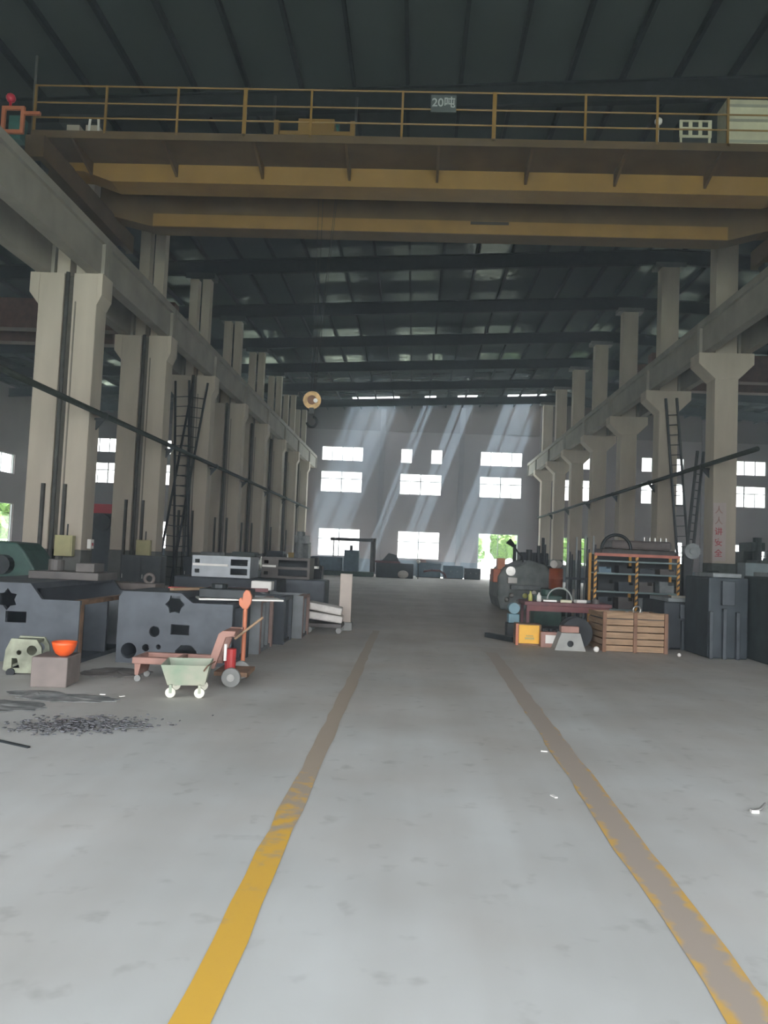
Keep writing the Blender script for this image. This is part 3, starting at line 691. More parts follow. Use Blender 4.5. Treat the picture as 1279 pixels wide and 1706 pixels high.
# green hand cart
t = thing('tub_cart', 'small pale green tub cart with white wheels on the open floor', 'cart', (-2.5, 8.75, 0), .18)
tub = MB(); T = .012
top = [(-.26, -.3), (.26, -.3), (.26, .3), (-.26, .3)]; bot = [(-.19, -.22), (.21, -.22), (.21, .22), (-.19, .22)]
v = [(x, y, .36) for x, y in top]+[(x, y, .13) for x, y in bot]+[(x*.95, y*.95, .36) for x, y in top]+[(x*.92, y*.92, .145) for x, y in bot]
tub.add(v, [(0, 1, 5, 4), (1, 2, 6, 5), (2, 3, 7, 6), (3, 0, 4, 7), (4, 5, 6, 7), (8, 12, 13, 9), (9, 13, 14, 10), (10, 14, 15, 11), (11, 15, 12, 8), (12, 15, 14, 13), (0, 8, 9, 1), (1, 9, 10, 2), (2, 10, 11, 3), (3, 11, 8, 0)])
tub.build('tub', greencart, t)
MB().tube([(.2, -.3, .3), (.24, -.31, .36), (.3, -.1, .38)], .008).build('handle', rust, t)
for xx in (-.15, .16):
    for yy in (-.24, .24):
        wh = MB().cyl((xx, yy-.02, .055), (xx, yy+.02, .055), .055, 18).build('wheel', white_rub, t); MB().box(xx-.015, xx+.015, yy-.028, yy+.028, .05, .14).build('fork', greencart, wh)
# pink platform truck
t = thing('platform_truck', 'faded pink low platform truck with raised end frame behind the green cart', 'truck', (-3.35, 9.35, 0), .03)
MB().box(0, 1.0, -.04, .04, .22, .30).box(0, 1.0, .42, .5, .22, .30).box(0, .06, .04, .42, .22, .3).box(.5, .56, .04, .42, .22, .3).build('platform', pinkpaint, t, .01)
for yy in (-.02, .46):
    MB().prism([(.9, .2), (1.0, .2), (1.12, .58), (1.22, .60), (1.24, .66), (1.08, .66), (1.03, .62)], 'y', yy-.03, yy+.03).build('end_frame', pinkpaint, t, .008)
MB().box(1.06, 1.22, .01, .43, .58, .65).build('crossbar', pinkpaint, t, .01)
MB().prism([(.02, .22), (.1, .22), (.07, .08), (.03, .08)], 'y', .0, .4).build('front_bracket', pinkpaint, t)
for yy in (.03, .4): MB().cyl((.06, yy-.02, .04), (.06, yy+.02, .04), .04).build('front_wheel', greyrub, t)
for yy in (-.1, .52):
    w_ = MB().cyl((1.22, yy-.03, .115), (1.22, yy+.03, .115), .115, 26).build('rear_wheel', greyrub, t, .01); MB().cyl((1.22, yy-.04, .115), (1.22, yy+.04, .115), .045, 16).build('hub', steel, w_)
MB().box(1.0, 1.4, -.05, .5, .12, .17).build('axle_plate', rust, t)
MB().cyl((1.14, .2, .17), (1.14, .2, .42), .07).build('pump', redp, t)
MB().cyl((1.12, -.02, .3), (1.12, -.02, .5), .018).build('hose', labelw, t)
MB().cyl((1.2, .1, .55), (1.52, .2, .82), .016).build('pull_bar', wood, t)
# orange lever jack standing next to it
t = thing('lever_hoist', 'tall orange lever jack with two-lobed head standing behind the pink truck', 'jack', (-2.16, 10.05, 0))
MB().cyl((0, 0, .1), (0, 0, .92), .028).build('post', orangep, t)
MB().box(-.08, .08, -.08, .08, 0, .12).build('foot', rust, t, .01)
MB().prism([(-.03, .88), (.03, .88), (.07, .95), (.08, 1.04), (.045, 1.12), (.0, 1.13), (-.035, 1.08), (-.04, 1.0), (-.06, 1.03), (-.09, 1.0), (-.08, .93)], 'y', -.03, .03).build('head', orangep, t, .01)
# white bundles and upright board on a cart
t = thing('low_trolley', 'dark low trolley carrying white wrapped bundles at the end of the left castings', 'trolley', (-1.85, 16.3, 0))
MB().box(-.32, .42, -.35, .35, .12, .2).build('deck', brownm, t, .01)
for xx in (-.25, .36):
    for yy in (-.28, .28): MB().cyl((xx, yy-.02, .06), (xx, yy+.02, .06), .06, 14).build('wheel', greyrub, t)
for i, (z, tilt, dx, lb) in enumerate([(.25, .12, 0, 'lower white wrapped bundle tilted on the low trolley'), (.43, .16, -.02, 'upper white wrapped bundle lying on the lower bundle')]):
    o = MB().box(-.36, .36, -.3, .3, 0, .15).build('wrapped_bundle', whitew, loc=(-1.8+dx, 16.25, z), bevel=.03); o.rotation_euler = (0, tilt, .05); tag(o, lb, 'bundle', 'white wrapped bundles')
o = MB().box(-.13, .13, -.04, .04, 0, 1.04).build('upright_board', mat('pale_pink_board', (.50, .43, .38), .7, var=.08), loc=(-1.44, 16.78, .18), bevel=.01); tag(o, 'pale upright board standing on end beside the white bundles', 'board')
o = MB().box(-.15, .15, -.12, .12, 0, .18).build('board_base', greyrub, loc=(-1.42, 16.8, 0), bevel=.02); tag(o, 'small grey foot block under the pale upright board', 'block')
# sheets and swarf on the floor
def rag(label, x, y, sx_, sy_, seed, mt=darkcloth):
    rng = random.Random(seed); n = 26; m_ = MB(); vv = [(0, 0, .03)]
    for ring_ in (.55, 1):
        for i in range(n):
            a = 2*PI*i/n; r = ring_*(1+rng.uniform(-.14, .14)); vv.append((r*sx_*math.cos(a), r*sy_*math.sin(a), .006+rng.uniform(0, .03)*(1.2-ring_)+.003))
    f = [(0, 1+i, 1+(i+1) % n) for i in range(n)]+[(1+i, 1+n+i, 1+n+(i+1) % n, 1+(i+1) % n) for i in range(n)]
    o = m_.add(vv, f).build('rubber_sheet', mt, loc=(x, y, 0)); sd = o.modifiers.new('thick', 'SOLIDIFY'); sd.thickness = .006
    return tag(o, label, 'sheet')
rag('brown-grey round sheet on the floor between the orange bowl and pink truck', -3.75, 9.9, .42, .35, 2, mat('brownish_sheet', (.17, .15, .14), .8, var=.2))
rag('dark crumpled sheet on the floor in front of the brown-grey block', -3.6, 8.15, .5, .22, 4)
rag('dark flat sheet on the floor at the left edge of the view', -4.2, 7.6, .6, .3, 5)
rag('grey crumpled sheet on the floor left of the metal shavings', -4.0, 8.3, .3, .18, 6)
m_ = MB(); rng = random.Random(9)
for i in range(700):
    a = rng.gauss(0, .30); b = rng.gauss(0, .16); x0, y0 = -2.95+a, 6.95+b+a*.25; l = rng.uniform(.01, .05); th = rng.uniform(0, PI); r = rng.uniform(.002, .005)
    z = rng.uniform(.004, .03)
    m_.box(x0, x0+l*abs(math.cos(th))+.004, y0, y0+l*abs(math.sin(th))+.004, z-.003, z+r)
o = m_.build('metal_shavings', mat('swarf', (.13, .13, .14), .5, .3, var=.5, scale=30)); tag(o, 'grey metal shavings scattered on the floor at the left', 'shavings', kind='stuff')
plank('steel_rod', 'thin dark rod lying on the floor near the left edge', 'rod', (-3.75, 6.5, .0), (-3.0, 6.15, .0), .03, .015, dsteel)
for i, (xx, yy, lb) in enumerate([(-3.28, 8.3, 'small white scrap on the dark sheet, nearest the bowl block'), (-3.05, 8.25, 'small white scrap left of the green cart'), (1.05, 5.6, 'tiny white chip on the floor beside the worn line, nearer one'), (1.2, 6.9, 'tiny white chip on the worn line, farther one')]):
    o = MB().box(-.03, .03, -.012, .012, 0, .008).build('paper_scrap', labelw, loc=(xx, yy, .03 if i < 2 else .004)); o.rotation_euler.z = i; tag(o, lb, 'scrap')
t = thing('metal_offcut', 'small bent metal offcut on the floor at the right edge', 'offcut', (2.44, 5.5, 0)); MB().tube([(-.06, 0, .012), (.0, .02, .02), (.05, .05, .05)], .01).build('rod', steel, t); MB().box(-.07, -.02, -.015, .02, 0, .02).build('tip', labelw, t)

# background left: green machine, cabinets, banner
t = thing('green_machine', 'dark green machine standing at the far left, in front of the nearest column', 'machine', (-8.3, 15.8, 0))
MB().prism([(-1.0, 0), (.8, 0), (.8, .95), (.45, 1.45), (.3, 1.6), (-.2, 1.62), (-.4, 1.3), (-1.0, 1.25)], 'y', -.5, .5).build('body', greenm, t, .04)
MB().cyl((.1, -.7, 1.15), (.1, -.5, 1.15), .2).build('handwheel', dsteel, t); MB().box(-.9, .9, -.6, -.5, .6, .7).build('table', teal, t)
MB().box(-1.1, -.6, -.62, -.5, 1.0, 1.25).build('guard', rust, t)
def cabinet(label, loc, w_, d_, h_, mt, nd=2, rz=0, name='steel_cabinet'):
    t = thing(name, label, 'cabinet', loc, rz)
    MB().box(0, w_, 0, d_, .06, h_).build('body', mt, t, .01); MB().box(.03, w_-.03, .03, d_-.03, 0, .06).build('plinth', black, t)
    for i in range(nd):
        a = w_*i/nd+.015; dd = MB().box(a, w_*(i+1)/nd-.015, -.015, 0, .1, h_-.04).build('door', mt, t, .004); MB().box(a+.04, a+.06, -.035, -.015, h_*.5, h_*.5+.12).build('handle', steel, dd)
cabinet('dark cabinet standing between the first and second left columns', (-8.6, 22.5, 0), 1.2, .5, 1.35, dsteel)
cabinet('dark grey cabinet standing behind the second left column', (-8.5, 28.4, 0), 1.2, .5, 1.3, castdark)
o = MB().box(-.7, .7, -.03, .03, 0, .55).build('red_banner', mat('banner_red', (.5, .03, .05), .6, var=.05), loc=(-18.5, 45.27, 3.45)); tag(o, 'red banner hanging in the left bay between the first two columns', 'banner')
t = thing('bay_machine', 'dark tall machine below the red banner in the left bay', 'machine', (-18.5, 45.3, 0)); MB().box(-.9, .9, 0, 1.2, 0, 4.0).build('body', castdark, t, .05); MB().cyl((0, -.25, 2.9), (0, 0, 2.9), .5, 20).build('hopper', black, t)
t = thing('bay_machine', 'grey-green lathe at the foot of the third left column', 'machine', (-7.2, 30.2, 0))
MB().box(-1.2, 1.0, 0, .8, 0, .9).build('bed', darkgreen, t, .03); MB().box(-1.2, -.4, .05, .75, .9, 1.5).build('headstock', machgrey, t, .03); MB().cyl((-.4, .4, 1.15), (-.2, .4, 1.15), .2).build('chuck', steel, t)
# far left row of machines along the aisle
def mill(label, loc, s=1, mt=machgrey, rz=0):
    t = thing('milling_machine', label, 'machine', loc, rz)
    MB().box(-.5*s, .5*s, -.2*s, .9*s, 0, .25*s).build('base', darkgreen, t, .03)
    MB().prism([(-.05*s, .25*s), (.75*s, .25*s), (.7*s, 1.9*s), (-.1*s, 1.9*s), (-.05*s, 1.3*s)], 'x', -.28*s, .28*s).build('column', mt, t, .04)
    MB().box(-.22*s, .22*s, -.55*s, .5*s, 1.9*s, 2.2*s).build('ram', mt, t, .04)
    hd = MB().cyl((0, -.45*s, 1.35*s), (0, -.45*s, 2.35*s), .14*s).build('spindle_head', mt, t, smooth=False); MB().cyl((0, -.45*s, 1.15*s), (0, -.45*s, 1.35*s), .06*s).build('quill', steel, hd)
    MB().box(-.75*s, .75*s, -.65*s, -.2*s, .95*s, 1.05*s).build('table', steel, t, .01)
    MB().box(-.2*s, .2*s, -.55*s, -.05*s, .25*s, .95*s).build('knee', mt, t, .02)
    hw_ = MB().ring((.82*s, -.42*s, .98*s), (1, 0, 0), .12*s, .015*s).build('handwheel', dsteel, t)
mill('grey upright milling machine behind the left castings, seen above them', (-4.6, 31.5, 0), 1.05)
mill('pale grey milling machine at the far end of the left row, beside the yellow panel', (-5.9, 41, 0), 1.15)
o = MB().box(-.35, .35, -.1, .1, 0, 1.15).build('ochre_board', mat('ochre_panel', (.5, .32, .08), .6, var=.1), loc=(-5.9, 38.5, .45)); tag(o, 'ochre yellow panel standing among the far left machines', 'panel')
o = MB().box(-.4, .4, -.25, .25, 0, .45).build('panel_base', dsteel, loc=(-5.9, 38.5, 0)); tag(o, 'dark base block under the ochre yellow panel', 'block')
def lathe_machine(label, loc, ln, s=1, mt=darkgreen, rz=0, mt2=None):
    t = thing('lathe', label, 'machine', loc, rz); mt2 = mt2 or mt
    MB().box(0, .45*s, 0, .7*s, 0, .75*s).build('pedestal', mt, t, .02); MB().box(ln-.5*s, ln, 0, .7*s, 0, .75*s).build('pedestal', mt, t, .02)
    MB().box(0, ln, .08, .62*s, .75*s, .95*s).build('bed', mt, t, .02)
    MB().box(0, .7*s, .02, .68*s, .95*s, 1.5*s).build('headstock', mt2, t, .03)
    MB().cyl((.7*s, .35*s, 1.2*s), (.85*s, .35*s, 1.2*s), .19*s, 22).build('chuck', steel, t)
    MB().box(ln-.6*s, ln-.2*s, .12, .58*s, .95*s, 1.32*s).build('tailstock', mt2, t, .03)
    MB().box(ln*.48, ln*.48+.4*s, -.1, .7*s, .95*s, 1.12*s).build('carriage', mt2, t, .02)
    MB().ring((ln*.5, -.14, .85*s), (0, 1, 0), .11*s, .015).build('handwheel', dsteel, t)
lathe_machine('dark green lathe at the head of the far left row', (-5.8, 24.5, 0), 2.2, 1.05, darkgreen)
lathe_machine('dark blue-grey lathe beyond the grey milling machine on the left', (-6.8, 35.5, 0), 2.6, 1.1, castdark)
# end of hall, against the wall
t = thing('radial_drill', 'dark blue-green radial drill with long arm against the left end window', 'machine', (-5.1, 58.5, 0))
MB().box(-2.7, 2.1, -.5, .8, 0, .35).build('base', greenm, t, .04); MB().cyl((2.0, 0, .35), (2.0, 0, 2.9), .2, 18).build('column', brownm, t)
MB().box(-1.25, 2.15, -.18, .18, 2.62, 2.86).build('arm', dsteel, t, .02); MB().cyl((-1.0, 0, .9), (-1.0, 0, 2.62), .05).build('spindle', dsteel, t)
MB().box(-.15, .95, -.4, .5, .35, 1.95).box(-2.6, -.3, -.3, .6, .35, 1.4).build('body', bluem, t, .05); MB().cyl((.35, 0, 1.95), (.35, 0, 2.3), .12).build('motor', dsteel, t)
t = thing('planer', 'long dark machine with red top edge right of the radial drill', 'machine', (-2.6, 58.3, 0))
MB().box(-.2, 2.6, -.4, .6, 0, 1.1).build('body', castdark, t, .04); MB().box(-.3, 1.6, -.45, -.3, 1.1, 1.25).build('red_rail', maroon, t); MB().prism([(.2, 1.25), (1.5, 1.25), (1.3, 1.7), (.7, 1.85)], 'y', -.2, .5).build('cover', dsteel, t, .03)
o = MB().ball((0, 0, .3), .4, 16, (1, .6, .75)).build('white_sack', whitew, loc=(-.75, 57.5, 0), smooth=True); tag(o, 'white sack on the floor before the end wall machines', 'sack')
t = thing('lamp_post', 'small pale lamp on a stand before the end wall', 'lamp', (.35, 57.9, 0)); MB().cyl((0, 0, 0), (0, 0, 1.2), .03).build('stand', dsteel, t); MB().ball((0, 0, 1.3), .14).build('head', labelw, t, smooth=True)
for i, (x0, w2, h2, lb) in enumerate([(.2, 2.0, 1.2, 'low dark blue bench unit under the middle end window'), (2.4, 1.6, 1.05, 'low dark blue bench unit with maroon pipe, right of the middle end window'), (4.1, 1.3, .9, 'lowest dark bench unit next to the end door')]):
    cabinet(lb, (x0, 62.6, 0), w2, .8, h2, bluem if i < 2 else castdark, 3, name='bench_unit')
o = MB().prism([(-.35, 0), (.35, 0), (.2, .3), (-.2, .3)], 'y', -.2, .2).build('orange_casting', pinkpaint, loc=(.7, 62.9, 1.2)); tag(o, 'small orange-pink casting on the bench under the middle end window', 'machine part')
t = thing('pipe_elbow', 'maroon bent pipe lying in front of the dark blue benches', 'pipe', (1.6, 61.8, 0)); MB().tube([(-.8, 0, .5), (-.2, 0, .62), (.5, 0, .6), (.9, 0, .35), (1.0, 0, .05)], .08).build('pipe', maroon, t, smooth=True)

# ================================================================== RIGHT SIDE
# slatted crate
t = thing('slatted_crate', 'open slatted wooden crate on the floor, right of the workbench', 'crate', (3.63, 14.97, 0), .06)
W_, H_, Dp = 1.25, .76, .95
for a in (0, W_/2-.035, W_-.07):
    MB().box(a, a+.07, -.03, 0, 0, H_).build('post', woodd, t, .004)
for i in range(6): MB().box(0, W_, 0, .025, .015+i*.125, .015+i*.125+.108).build('slat', wood, t, .003)
for yy in (0.025, Dp-.025):
    pass
for s_, a in ((0, -.0), (1, W_-.025)):
    for i in range(6): MB().box(a, a+.025, .025, Dp, .015+i*.125, .015+i*.125+.098).build('slat', wood, t)
MB().box(.025, W_-.025, Dp-.025, Dp, 0, H_-.03).build('back_board', wood, t); MB().box(.025, W_-.025, .025, Dp-.025, .02, .05).build('bottom', woodd, t)
MB().box(0, W_, .0, .06, H_-.03, H_).build('top_edge', wood, t, .004)
MB().box(.03, W_-.03, .06, Dp-.03, H_-.2, H_-.06).build('lining', castdark, t)
t = thing('rigging_chain', 'pale chain and shackle lying on top of the slatted crate', 'chain', (4.3, 15.3, .70)); 
for i in range(7): MB().ring((-.2+i*.07, .02*(i % 2), .03), (0, i % 2, 1), .035, .01, n=14).build('link', steel, t)
MB().ring((.05, -.05, .1), (0, 1, 0), .07, .014).build('shackle', steel, t)
o = MB().ball((0, 0, .05), .055, 14).build('plastic_disc', labelw, loc=(3.5, 14.87, 0), smooth=True); o.location.z = 0; tag(o, 'small white round disc on the floor at the crate left corner', 'disc')
# workbench
t = thing('workbench', 'maroon steel workbench crowded with parts behind the yellow box', 'workbench', (2.4, 16.7, 0), .02)
MB().box(0, 1.85, 0, .9, .72, .8).build('top', maroon, t, .008)
MB().box(.05, 1.8, .02, .05, .6, .72).build('apron', mat('dull_maroon', (.15, .045, .045), .6, var=.2), t)
for xx in (.05, 1.7):
    for yy in (.05, .8): MB().box(xx, xx+.06, yy, yy+.06, 0, .72).build('leg', maroon, t)
MB().box(.1, 1.75, .1, .8, .2, .24).build('shelf', black, t)
def small(name, label, cat, mb, mt, loc, rz=0, group=None, smooth=False, bevel=0):
    o = mb.build(name, mt, loc=loc, smooth=smooth, bevel=bevel); o.rotation_euler.z = rz; return tag(o, label, cat, group)
bz = .8
small('bottle', 'yellowish bottle standing at the left end of the workbench', 'bottle', MB().lathe([(0, 0), (.045, 0), (.045, .13), (.018, .17), (.018, .21), (0, .21)]), mat('yellow_bottle', (.5, .5, .15), .4, var=.1), (2.55, 16.95, bz), smooth=True)
small('bottle', 'white bottle standing second on the workbench', 'bottle', MB().lathe([(0, 0), (.05, 0), (.05, .12), (.02, .16), (.02, .19), (0, .19)]), labelw, (2.72, 16.85, bz), smooth=True)
small('metal_tray', 'pale metal tray on the middle of the workbench', 'tray', MB().box(-.15, .15, -.1, .1, 0, .05), steel, (2.95, 16.95, bz), .1, bevel=.01)
small('paper_package', 'crumpled pale package on the workbench under the hose', 'package', MB().box(-.12, .12, -.08, .08, 0, .07), labelw, (3.62, 16.95, bz), .3, bevel=.02)
small('metal_tray', 'beige tray on the workbench between the white bottle and the package', 'tray', MB().box(-.12, .12, -.08, .08, 0, .06), creamp, (3.3, 16.85, bz), -.2, bevel=.01)
small('steel_bushing', 'dark steel bushing at the right end of the workbench', 'machine part', MB().cyl((0, 0, 0), (0, 0, .09), .08), brownm, (3.95, 16.95, bz))
small('steel_bushing', 'grey-green bushing beside the dark one on the workbench', 'machine part', MB().cyl((0, 0, 0), (0, 0, .06), .1), machgrey, (3.8, 17.2, bz))
small('hose_loop', 'pale hose arching up over the workbench', 'hose', MB().ring((0, 0, .02), (0, 1, 0), .27, .018, 0, PI), mat('pale_hose', (.35, .38, .36), .5), (3.25, 17.35, bz), smooth=True)
# blue motor left of bench
t = thing('electric_motor', 'pale blue electric motor on a stand, left of the workbench', 'motor', (2.22, 17.1, 0)); MB().cyl((0, -.1, .62), (0, .2, .62), .12, 18).build('housing', mat('light_blue_paint', (.15, .27, .32), .5, var=.15), t); MB().box(-.12, .12, -.1, .2, .3, .5).build('body', MATS['light_blue_paint'], t, .02); MB().box(-.15, .15, -.12, .22, 0, .3).build('stand', dsteel, t, .01)
# dark bars on the floor left of the yellow box
plank('steel_bar', 'dark steel bar on the floor left of the yellow box', 'bar', (1.62, 16.75, 0), (2.1, 15.95, 0), .12, .1, dsteel)
# yellow box, label box, pyramid casting
t = thing('yellow_case', 'bright yellow case with orange rim on the floor, left of the wooden crate', 'case', (2.06, 15.45, 0))
MB().box(0, .5, 0, .35, 0, .42).build('body', rust, t, .01); MB().box(.06, .46, -.02, 0, .04, .40).build('front_panel', yellowbox, t, .008); MB().box(.0, .05, -.015, 0, 0, .42).build('side_strip', orangep, t)
MB().box(.18, .36, -.025, -.02, .12, .16).box(.2, .34, -.025, -.02, .18, .2).build('marking', mat('faint_marking', (.45, .35, .12), .6), t)
t = thing('battery_box', 'red-brown box with a white label beside the yellow case', 'box', (2.52, 15.25, 0)); MB().box(0, .42, 0, .3, 0, .3).build('body', pinkpaint, t, .01); MB().box(.09, .33, -.006, 0, .08, .24).build('label', labelw, t)
for i in range(3): MB().cyl((.07+i*.14, .15, .3), (.07+i*.14, .15, .35), .04).build('terminal_cap', dsteel, t)
t = thing('pyramid_casting', 'pale grey trapezoid casting with round bore, in front of the workbench', 'machine casting', (2.72, 14.85, 0))
plate('front_face', [(0, 0), (.58, 0), (.47, .33), (.12, .33)], [circ(.29, .13, .06)], .04, mat('pale_cast_grey', (.30, .30, .28), .6, var=.12), t)
MB().prism([(0, 0), (.58, 0), (.47, .33), (.12, .33)], 'y', .08, .4).build('body', MATS['pale_cast_grey'], t, .01)
MB().cyl((.29, .06, .13), (.29, .079, .13), .075, 20).build('bore_shade_disc', black, t)  # black disc painting the dark depth of the bore
MB().box(.05, .53, .04, .08, 0, .03).box(.13, .46, .04, .08, .28, .33).build('web', MATS['pale_cast_grey'], t)
o = MB().box(-.17, .17, -.1, .1, 0, .12).build('pink_block', pinkpaint, loc=(3.02, 15.05, .33), bevel=.01); tag(o, 'pinkish block lying on top of the trapezoid casting', 'block')
t = thing('cable_drum', 'dark cable drum between the trapezoid casting and the crate', 'drum', (3.22, 15.45, 0))
MB().cyl((0, -.18, .3), (0, -.14, .3), .3, 26).build('flange', black, t); MB().cyl((0, .18, .3), (0, .22, .3), .3, 26).build('flange', black, t); MB().cyl((0, -.14, .3), (0, .18, .3), .16, 20).build('core', castdark, t)
# shelf rack with striped posts
t = thing('storage_rack', 'storage rack with black and yellow striped posts behind the crate', 'rack', (4.4, 19, 0))
for i, xx in enumerate((0, .99, 1.98)):
    for yy in (0, .6):
        ps = MB().box(xx-.03, xx+.03, yy-.03, yy+.03, 0, 1.93).build('post', stripeyel, t)
        if yy == 0:
            s_ = MB()
            for k in range(14): s_.prism([(xx-.033, .08+k*.135), (xx+.033, .14+k*.135), (xx+.033, .2+k*.135), (xx-.033, .14+k*.135)], 'y', -.034, -.030)
            s_.build('stripes', stripeblk, ps)
MB().box(.03, 1.95, .63, .645, .1, 1.9).build('added_dark_backing', black, t)  # black sheet added to darken the view through the rack
for z in (.55, .98, 1.42, 1.72): MB().box(.03, 1.95, -.02, .62, z, z+.04).build('shelf', mat('teal_grey_shelf', (.12, .17, .17), .5, var=.1), t)
MB().box(-.03, 2.0, -.035, -.0, 1.86, 1.93).build('top_beam', mat('orange_red_beam', (.40, .13, .09), .6, var=.15), t)
g = 'parts stored on the striped rack'
rng = random.Random(5)
cols = [('dark blue', castdark), ('brown', brownm), ('grey', machgrey), ('blue', bluem), ('black', black)]
lbls = ['dark blue bin on the lowest rack shelf, left end', 'brown bin on the lowest rack shelf, left of centre', 'grey bin on the lowest rack shelf, right of centre', 'blue bin on the lowest rack shelf, right end',
        'black bin on the middle rack shelf, left end', 'dark blue bin on the middle rack shelf, left of centre', 'brown bin on the middle rack shelf, right of centre', 'grey bin on the middle rack shelf, right end',
        'blue bin on the upper rack shelf, left end', 'black bin on the upper rack shelf, left of centre', 'dark blue bin on the upper rack shelf, right of centre', 'brown bin on the upper rack shelf, right end']
for i in range(12):
    r, c = divmod(i, 4); z = (.59, 1.02, 1.46)[r]; hh = (.28, .3, .18)[r]
    t2 = thing('parts_bin', lbls[i], 'bin', (4.5+c*.49, 19.08, z), 0, g); w3 = rng.uniform(.3, .38); h3 = hh*rng.uniform(.7, 1)
    mt_ = cols[i % 5][1]
    MB().box(0, w3, 0, .02, 0, h3*.7).box(0, .02, .02, .4, 0, h3).box(w3-.02, w3, .02, .4, 0, h3).box(.02, w3-.02, .38, .4, 0, h3).box(.02, w3-.02, .02, .38, 0, .02).build('shell', mt_, t2)
    MB().box(.04, w3-.04, .04, .3, .02, h3*.6).build('contents', brownm, t2)
# long brown machine behind the rack with a hoop
t = thing('brown_machine', 'long brown-grey machine with ribbed top behind the striped rack', 'machine', (5.2, 21.8, 0))
MB().box(0, 2.1, 0, 1.2, 0, 2.1).build('body', brownm, t, .08); MB().box(.3, 1.95, .05, 1.0, 2.1, 2.35).build('hood', mat('brown_hood', (.11, .09, .085), .6, var=.2), t, .06)
for i in range(5): MB().cyl((1.2+i*.15, .1, 2.35), (1.2+i*.15, .1, 2.45), .03).build('bolt', steel, t)
small('hoop', 'large dark arched hoop standing on top of the brown machine, left end', 'hoop', MB().ring((0, 0, 0), (0, 1, 0), .4, .045, 0, PI), dsteel, (5.62, 21.845, 2.09), smooth=True)
# vertical bars bundle
t = thing('bar_stand', 'stand of dark upright bars left of the striped rack', 'bar stand', (4.2, 21.6, 0))
MB().box(0, .85, 0, .6, 0, .15).build('base', dsteel, t); MB().box(0, .85, -.02, .02, 1.2, 1.26).build('crossbar', castdark, t)
for i in range(11):
    x = .04+i*.077; MB().box(x, x+.04, .05+.1*(i % 3), .09+.1*(i % 3), .15, 1.9+.55*rng.random()).build('bar', castdark if i % 3 else machgrey, t)
# orange barrel with a roll
small('orange_drum', 'orange-brown drum standing behind the workbench hose', 'drum', MB().lathe([(0, 0), (.21, 0), (.21, .3), (.22, .31), (.21, .32), (.21, .62), (0, .62)]), mat('burnt_orange_drum', (.35, .09, .04), .5, var=.15), (4.35, 23.9, .85), smooth=True)
small('drum_stand', 'dark low stand under the orange-brown drum', 'stand', MB().box(-.4, .4, -.35, .35, 0, .85), darkgreen, (4.35, 23.9, 0), bevel=.02)
small('white_roll', 'white roll lying on the orange-brown drum', 'roll', MB().cyl((-.1, -.15, .13), (.1, .15, .13), .12, 20), whitew, (4.35, 23.9, 1.47))
small('green_cloth', 'small green crate behind the left end of the workbench', 'crate', MB().box(-.35, .35, -.3, .3, 0, .8).cyl((0, 0, .8), (0, 0, .95), .15), greenm, (3.45, 20.2, 0), bevel=.02)
# big grey lathe with clutter (left of right group)
t = thing('turret_lathe', 'big grey-green lathe with raised controls near the end door side', 'machine', (2.95, 26.2, 0))
MB().prism([(.0, 0), (1.7, 0), (1.75, 1.1), (1.5, 1.55), (.9, 1.7), (.5, 1.5), (.1, 1.45), (-.1, 1.1), (-.1, .4)], 'y', 0, 3.0).build('body', castgrn, t, .08)
MB().box(.3, 1.3, -.25, 0, .7, .85).build('table', machgrey, t, .02); MB().cyl((.3, -.1, 1.3), (.3, .0, 1.3), .16).build('chuck', steel, t)
MB().box(-.25, .0, .2, 1.2, .9, 1.35).build('orange_guard', mat('guard_orange', (.42, .12, .06), .5, var=.2), t, .02)
MB().box(-.1, .15, .3, .8, 1.35, 1.72).build('orange_box', mat('guard_orange2', (.5, .18, .08), .5, var=.1), t)
MB().cyl((.95, .3, 1.6), (.95, .3, 2.05), .1).cyl((1.3, .5, 1.5), (1.3, .5, 2.2), .06).cyl((1.5, .5, 1.4), (1.5, .5, 2.25), .05).cyl((1.15, .3, 1.6), (1.15, .3, 1.95), .05).build('levers', dsteel, t)
MB().tube([(.75, .2, 1.6), (.7, .2, 1.8), (.55, .2, 1.95), (.45, .2, 2.1), (.4, .2, 2.2)], .03).cyl((.42, .2, 2.15), (.22, .2, 2.32), .06, r2=.12).build('gooseneck_lamp', black, t)
MB().box(.2, .5, -.28, -.05, .9, 1.1).build('panel', labelw, t, .02)
for i, (xx, zz, mt_) in enumerate([(.2, .35, steel), (.6, .3, steel), (.8, .5, MATS['yellow_bottle']), (.35, .5, steel), (1.1, .6, labelw)]): MB().ball((xx, -.08, zz), .09, 10).build('knob', mt_, t, smooth=True)
t = thing('turret_lathe', 'dark blue-grey machine behind the grey-green lathe', 'machine', (3.75, 30.5, 0))
MB().box(0, 1.7, 0, 2.5, 0, 1.5).build('body', castdark, t, .06); MB().box(.4, 1.5, 0, 1, 1.5, 2.0).build('head', castdark, t, .05); MB().cyl((.2, .2, 1.5), (.2, .2, 2.3), .07).cyl((1.3, .2, 2), (1.3, .2, 2.6), .06).build('levers', dsteel, t)
lathe_machine('green-grey lathe beyond the rack, with a bright round chuck, left of the signed column', (6.3, 20.1, .55), 1.7, .8, darkgreen)
small('machine_plinth', 'dark plinth under the lathe left of the signed column', 'plinth', MB().box(-.0, 1.75, 0, .8, 0, .55), castdark, (6.28, 20.1, 0), bevel=.02)
o = MB().cyl((0, 0, 0), (0, .12, 0), .2, 26).cyl((0, -.03, 0), (0, 0, 0), .08, 18).build('chuck_disc', machgrey, loc=(7.02, 19.86, 2.08)); tag(o, 'grey chuck disc propped on the lathe left of the signed column', 'machine part')
small('chuck_support', 'dark upright support behind the grey chuck disc', 'support', MB().box(-.1, .1, .13, .25, 0, 2.2), dsteel, (6.94, 19.84, 0))
